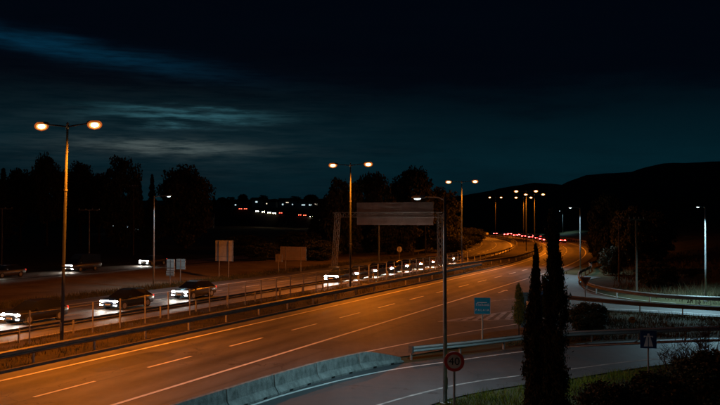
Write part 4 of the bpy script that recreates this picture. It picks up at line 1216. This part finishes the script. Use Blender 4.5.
for lane, o, ss in ((0, -26.4, (222, 231, 241, 252, 264, 277, 291, 306)), (1, -22.6, (217, 227, 237, 248, 259, 271, 285, 300))):
    for i, s in enumerate(ss):
        place_car('car', (0, 1, 4)[k % 3], M_OFF, M_TAILL, s, o, False, 'departing car with red tail lights, %s from the cypress, %s lane' % (ordn[i], ('left', 'right')[lane]), GE); k += 1

# ---------------------------------------------------------------- far town
def house(label, x, y, Y, w, d, h, wins, wall=0, rot=0.0, gable=True, group='houses of the far town'):
    if Y > 500: h *= .62; w *= .85; d *= .85
    p = at(x, Y); z = hz(p.x, p.y)
    t = thing('house', label, 'house', (p.x, p.y, z), rot, group)
    ob('wall', MB().box((0, 0, h / 2 - .5), (w, d, h + 1)), M_WALL[wall], t)
    if gable:
        ob('roof', MB().loft([[(sx, -d / 2 - .4, h), (sx, d / 2 + .4, h), (sx, 0, h + d * .28)] for sx in (-w / 2 - .4, w / 2 + .4)]), M_ROOF, t)
    else:
        ob('roof', MB().box((0, 0, h + .2), (w + .6, d + .6, .35)), M_ROOF, t)
    for (wx, wz, ww, wh, m) in wins:
        if Y > 500: ww *= .5; wh *= .5; wz *= .62; wx *= .85
        f = ob('window', MB().box((wx, -d / 2 - .03, wz), (ww + .3, .08, wh + .3)), M_FRAME, t)
        ob('pane', MB().box((wx, -d / 2 - .09, wz), (ww, .04, wh)), m or M_GLASS, f)
    ob('door', MB().box((w * .38, -d / 2 - .03, 1.05), (1.0, .08, 2.1)), M_FRAME, t)
    return t
def town():
    A, B, O = M_WIN, M_WINC, M_WINO
    house('far white gabled house with a brightly lit front below the tallest left tree', 123, 203, 300, 9, 8, 4.5, [(-2.8, 2.6, 1.6, 1.4, B), (-.4, 3.0, 1.8, 1.8, A), (2.2, 2.2, 1.2, .9, B)], 2, R(8))  # glowing panes stand in for the gable wall lit from outside
    house('far low shed with one white lit opening right of the gabled house', 136, 205, 305, 6, 5, 3.0, [(-.5, 1.5, 3.6, 1.0, B)], 1, R(5))
    house('far house with a single orange lamp-lit window right of the domed tree', 205, 202, 420, 9, 8, 5.5, [(0, 4.0, 2.4, 1.6, O), (-3, 2, 1, 1, None)], 1, 0.1)
    house('far dark house with one white window left of the town road', 240, 205, 560, 12, 9, 6, [(-3, 5.0, 1.8, 1.8, B), (2.5, 2.0, 1.5, 1.2, None)], 1, 0.0)
    house('far two-storey house with two bright white upper windows', 259, 200, 640, 13, 10, 9, [(-2.5, 7.0, 3.2, 2.4, B), (3.4, 6.2, 1.8, 1.8, A), (0, 2.5, 1.4, 1.4, None)], 0, 0.15)
    house('far house with dim windows above the bright headlights', 270, 206, 600, 12, 9, 6.5, [(-2, 4.5, 1.6, 1.4, A), (3, 4.5, 1.6, 1.4, None)], 1, -.1)
    house('far house with a cluster of three lit windows at mid town', 288, 206, 610, 16, 10, 7.5, [(-4.5, 3.6, 2.2, 2.2, B), (-.5, 6.0, 4.0, 1.2, A), (4.2, 3.6, 1.6, 1.6, B)], 2, 0.05)
    house('far low hall with a long bluish lit front', 309, 209, 590, 20, 12, 5.0, [(-4.5, 2.9, 5.0, 1.6, B), (1.5, 2.9, 4.0, 2.0, B), (6.5, 3.3, 3.6, 2.2, A)], 2, 0.0, False)  # glowing panes stand in for the bluish light on the front
    house('far tower-like house standing tallest on the town skyline', 302, 199, 700, 7, 7, 10, [(0, 8, 1.2, 1.4, None)], 1, 0.1, False)
    house('far dark house at the right end of the town', 325, 210, 620, 13, 9, 6, [(-3, 3, 1.4, 1.2, O), (2, 3, 1.4, 1.2, None)], 1, 0.0)
    G5 = 'small trees among the far town houses'
    rng = random.Random(3)
    names = ['left of the orange-lit far house', 'just right of the orange-lit far house', 'left of the first white town window', 'above the first white town window', 'left of the two-storey town house',
             'behind the two-storey town house', 'right of the two-storey town house', 'between the dim house and the three-window house', 'left of the tower-like town house', 'right of the tower-like town house', 'above the long lit hall', 'at the right end of the town', 'left of the town row below the domed tree']
    xs = [196, 214, 230, 243, 251, 263, 274, 280, 295, 311, 317, 331, 222]
    for i, x in enumerate(xs):
        tree(('broad', 'conifer', 'bushy')[i % 3], (2, 1, 4)[i % 3], x, 660 + 8 * i, rng.uniform(194, 199), rng.uniform(9, 16) if i % 3 != 1 else 6, 'tiny far tree ' + names[i], 'tree', G5)
    GT = 'tiny far cars with lights on the town road'
    cl = [(257, 211, 0, 'tiny far car with yellow-white headlights, leftmost of the bright pair'), (263, 211.6, 0, 'tiny far car with yellow-white headlights, second of the bright row'), (269, 212.3, 0, 'tiny far car with yellow-white headlights, third of the bright row'), (274, 213, 0, 'tiny far car with yellow-white headlights, right end of the bright row'),
          (281, 213, 1, 'tiny far car with red tail lights right of the bright row'), (300, 215, 1, 'tiny far car with red tail lights left of the second bright row'), (305, 215.4, 1, 'tiny far car with red tail lights, second left of the second bright row'),
          (311, 216.2, 0, 'tiny far car with white headlights, left end of the second bright row'), (316, 216.6, 0, 'tiny far car with white headlights, middle of the second bright row'), (324, 217.3, 0, 'tiny far car with white headlights, right end of the second bright row'),
          (241, 209, 1, 'tiny far car with red tail lights, left of the town'), (246, 209, 1, 'tiny far car with red tail lights, second at the left of the town')]
    pts = []
    for x, y, red, lab in cl:
        Y = 480.0
        p = at(x, Y); z = CAM_H + (217 - y) / 800 * Y - .7
        pts.append((p.x, z))
        place_car('car', 1, M_OFF if red else M_FARH, M_FART if red else M_TAILD, 0, 0, False, lab, GT, loc=Vector((p.x, Y, z)), rz=R(90) if red else R(-80))
    # the bank that carries the town road
    xs = [p[0] for p in pts]; order = sorted(range(len(pts)), key=lambda i: xs[i])
    prof = [(-140, 11.2)] + [(pts[i][0], pts[i][1]) for i in order] + [(-10, 4.5), (20, 3.0)]
    xx = np.linspace(-140, 20, 60); zz = np.interp(xx, [a for a, b in prof], [b for a, b in prof])
    rows = []
    m = MB(); n = len(xx)
    for Y, dz in ((455, None), (476.5, 0), (483.5, 0), (520, None)):
        for x, z in zip(xx, zz):
            m.v.append((x, Y, z if dz is not None else hz(x, Y) - .5))
    m.f = [(a * n + i, a * n + i + 1, (a + 1) * n + i + 1, (a + 1) * n + i) for a in range(3) for i in range(n - 1)]
    struct(ob('town_road_bank', m, M_HILL))
    rdm = MB(); rdm.v = [(x, Y, z + .02) for Y in (477.2, 482.8) for x, z in zip(xx, zz)]
    rdm.f = [(i, i + 1, n + i + 1, n + i) for i in range(n - 1)]
    struct(ob('town_road', rdm, M_ASPH3))
town()
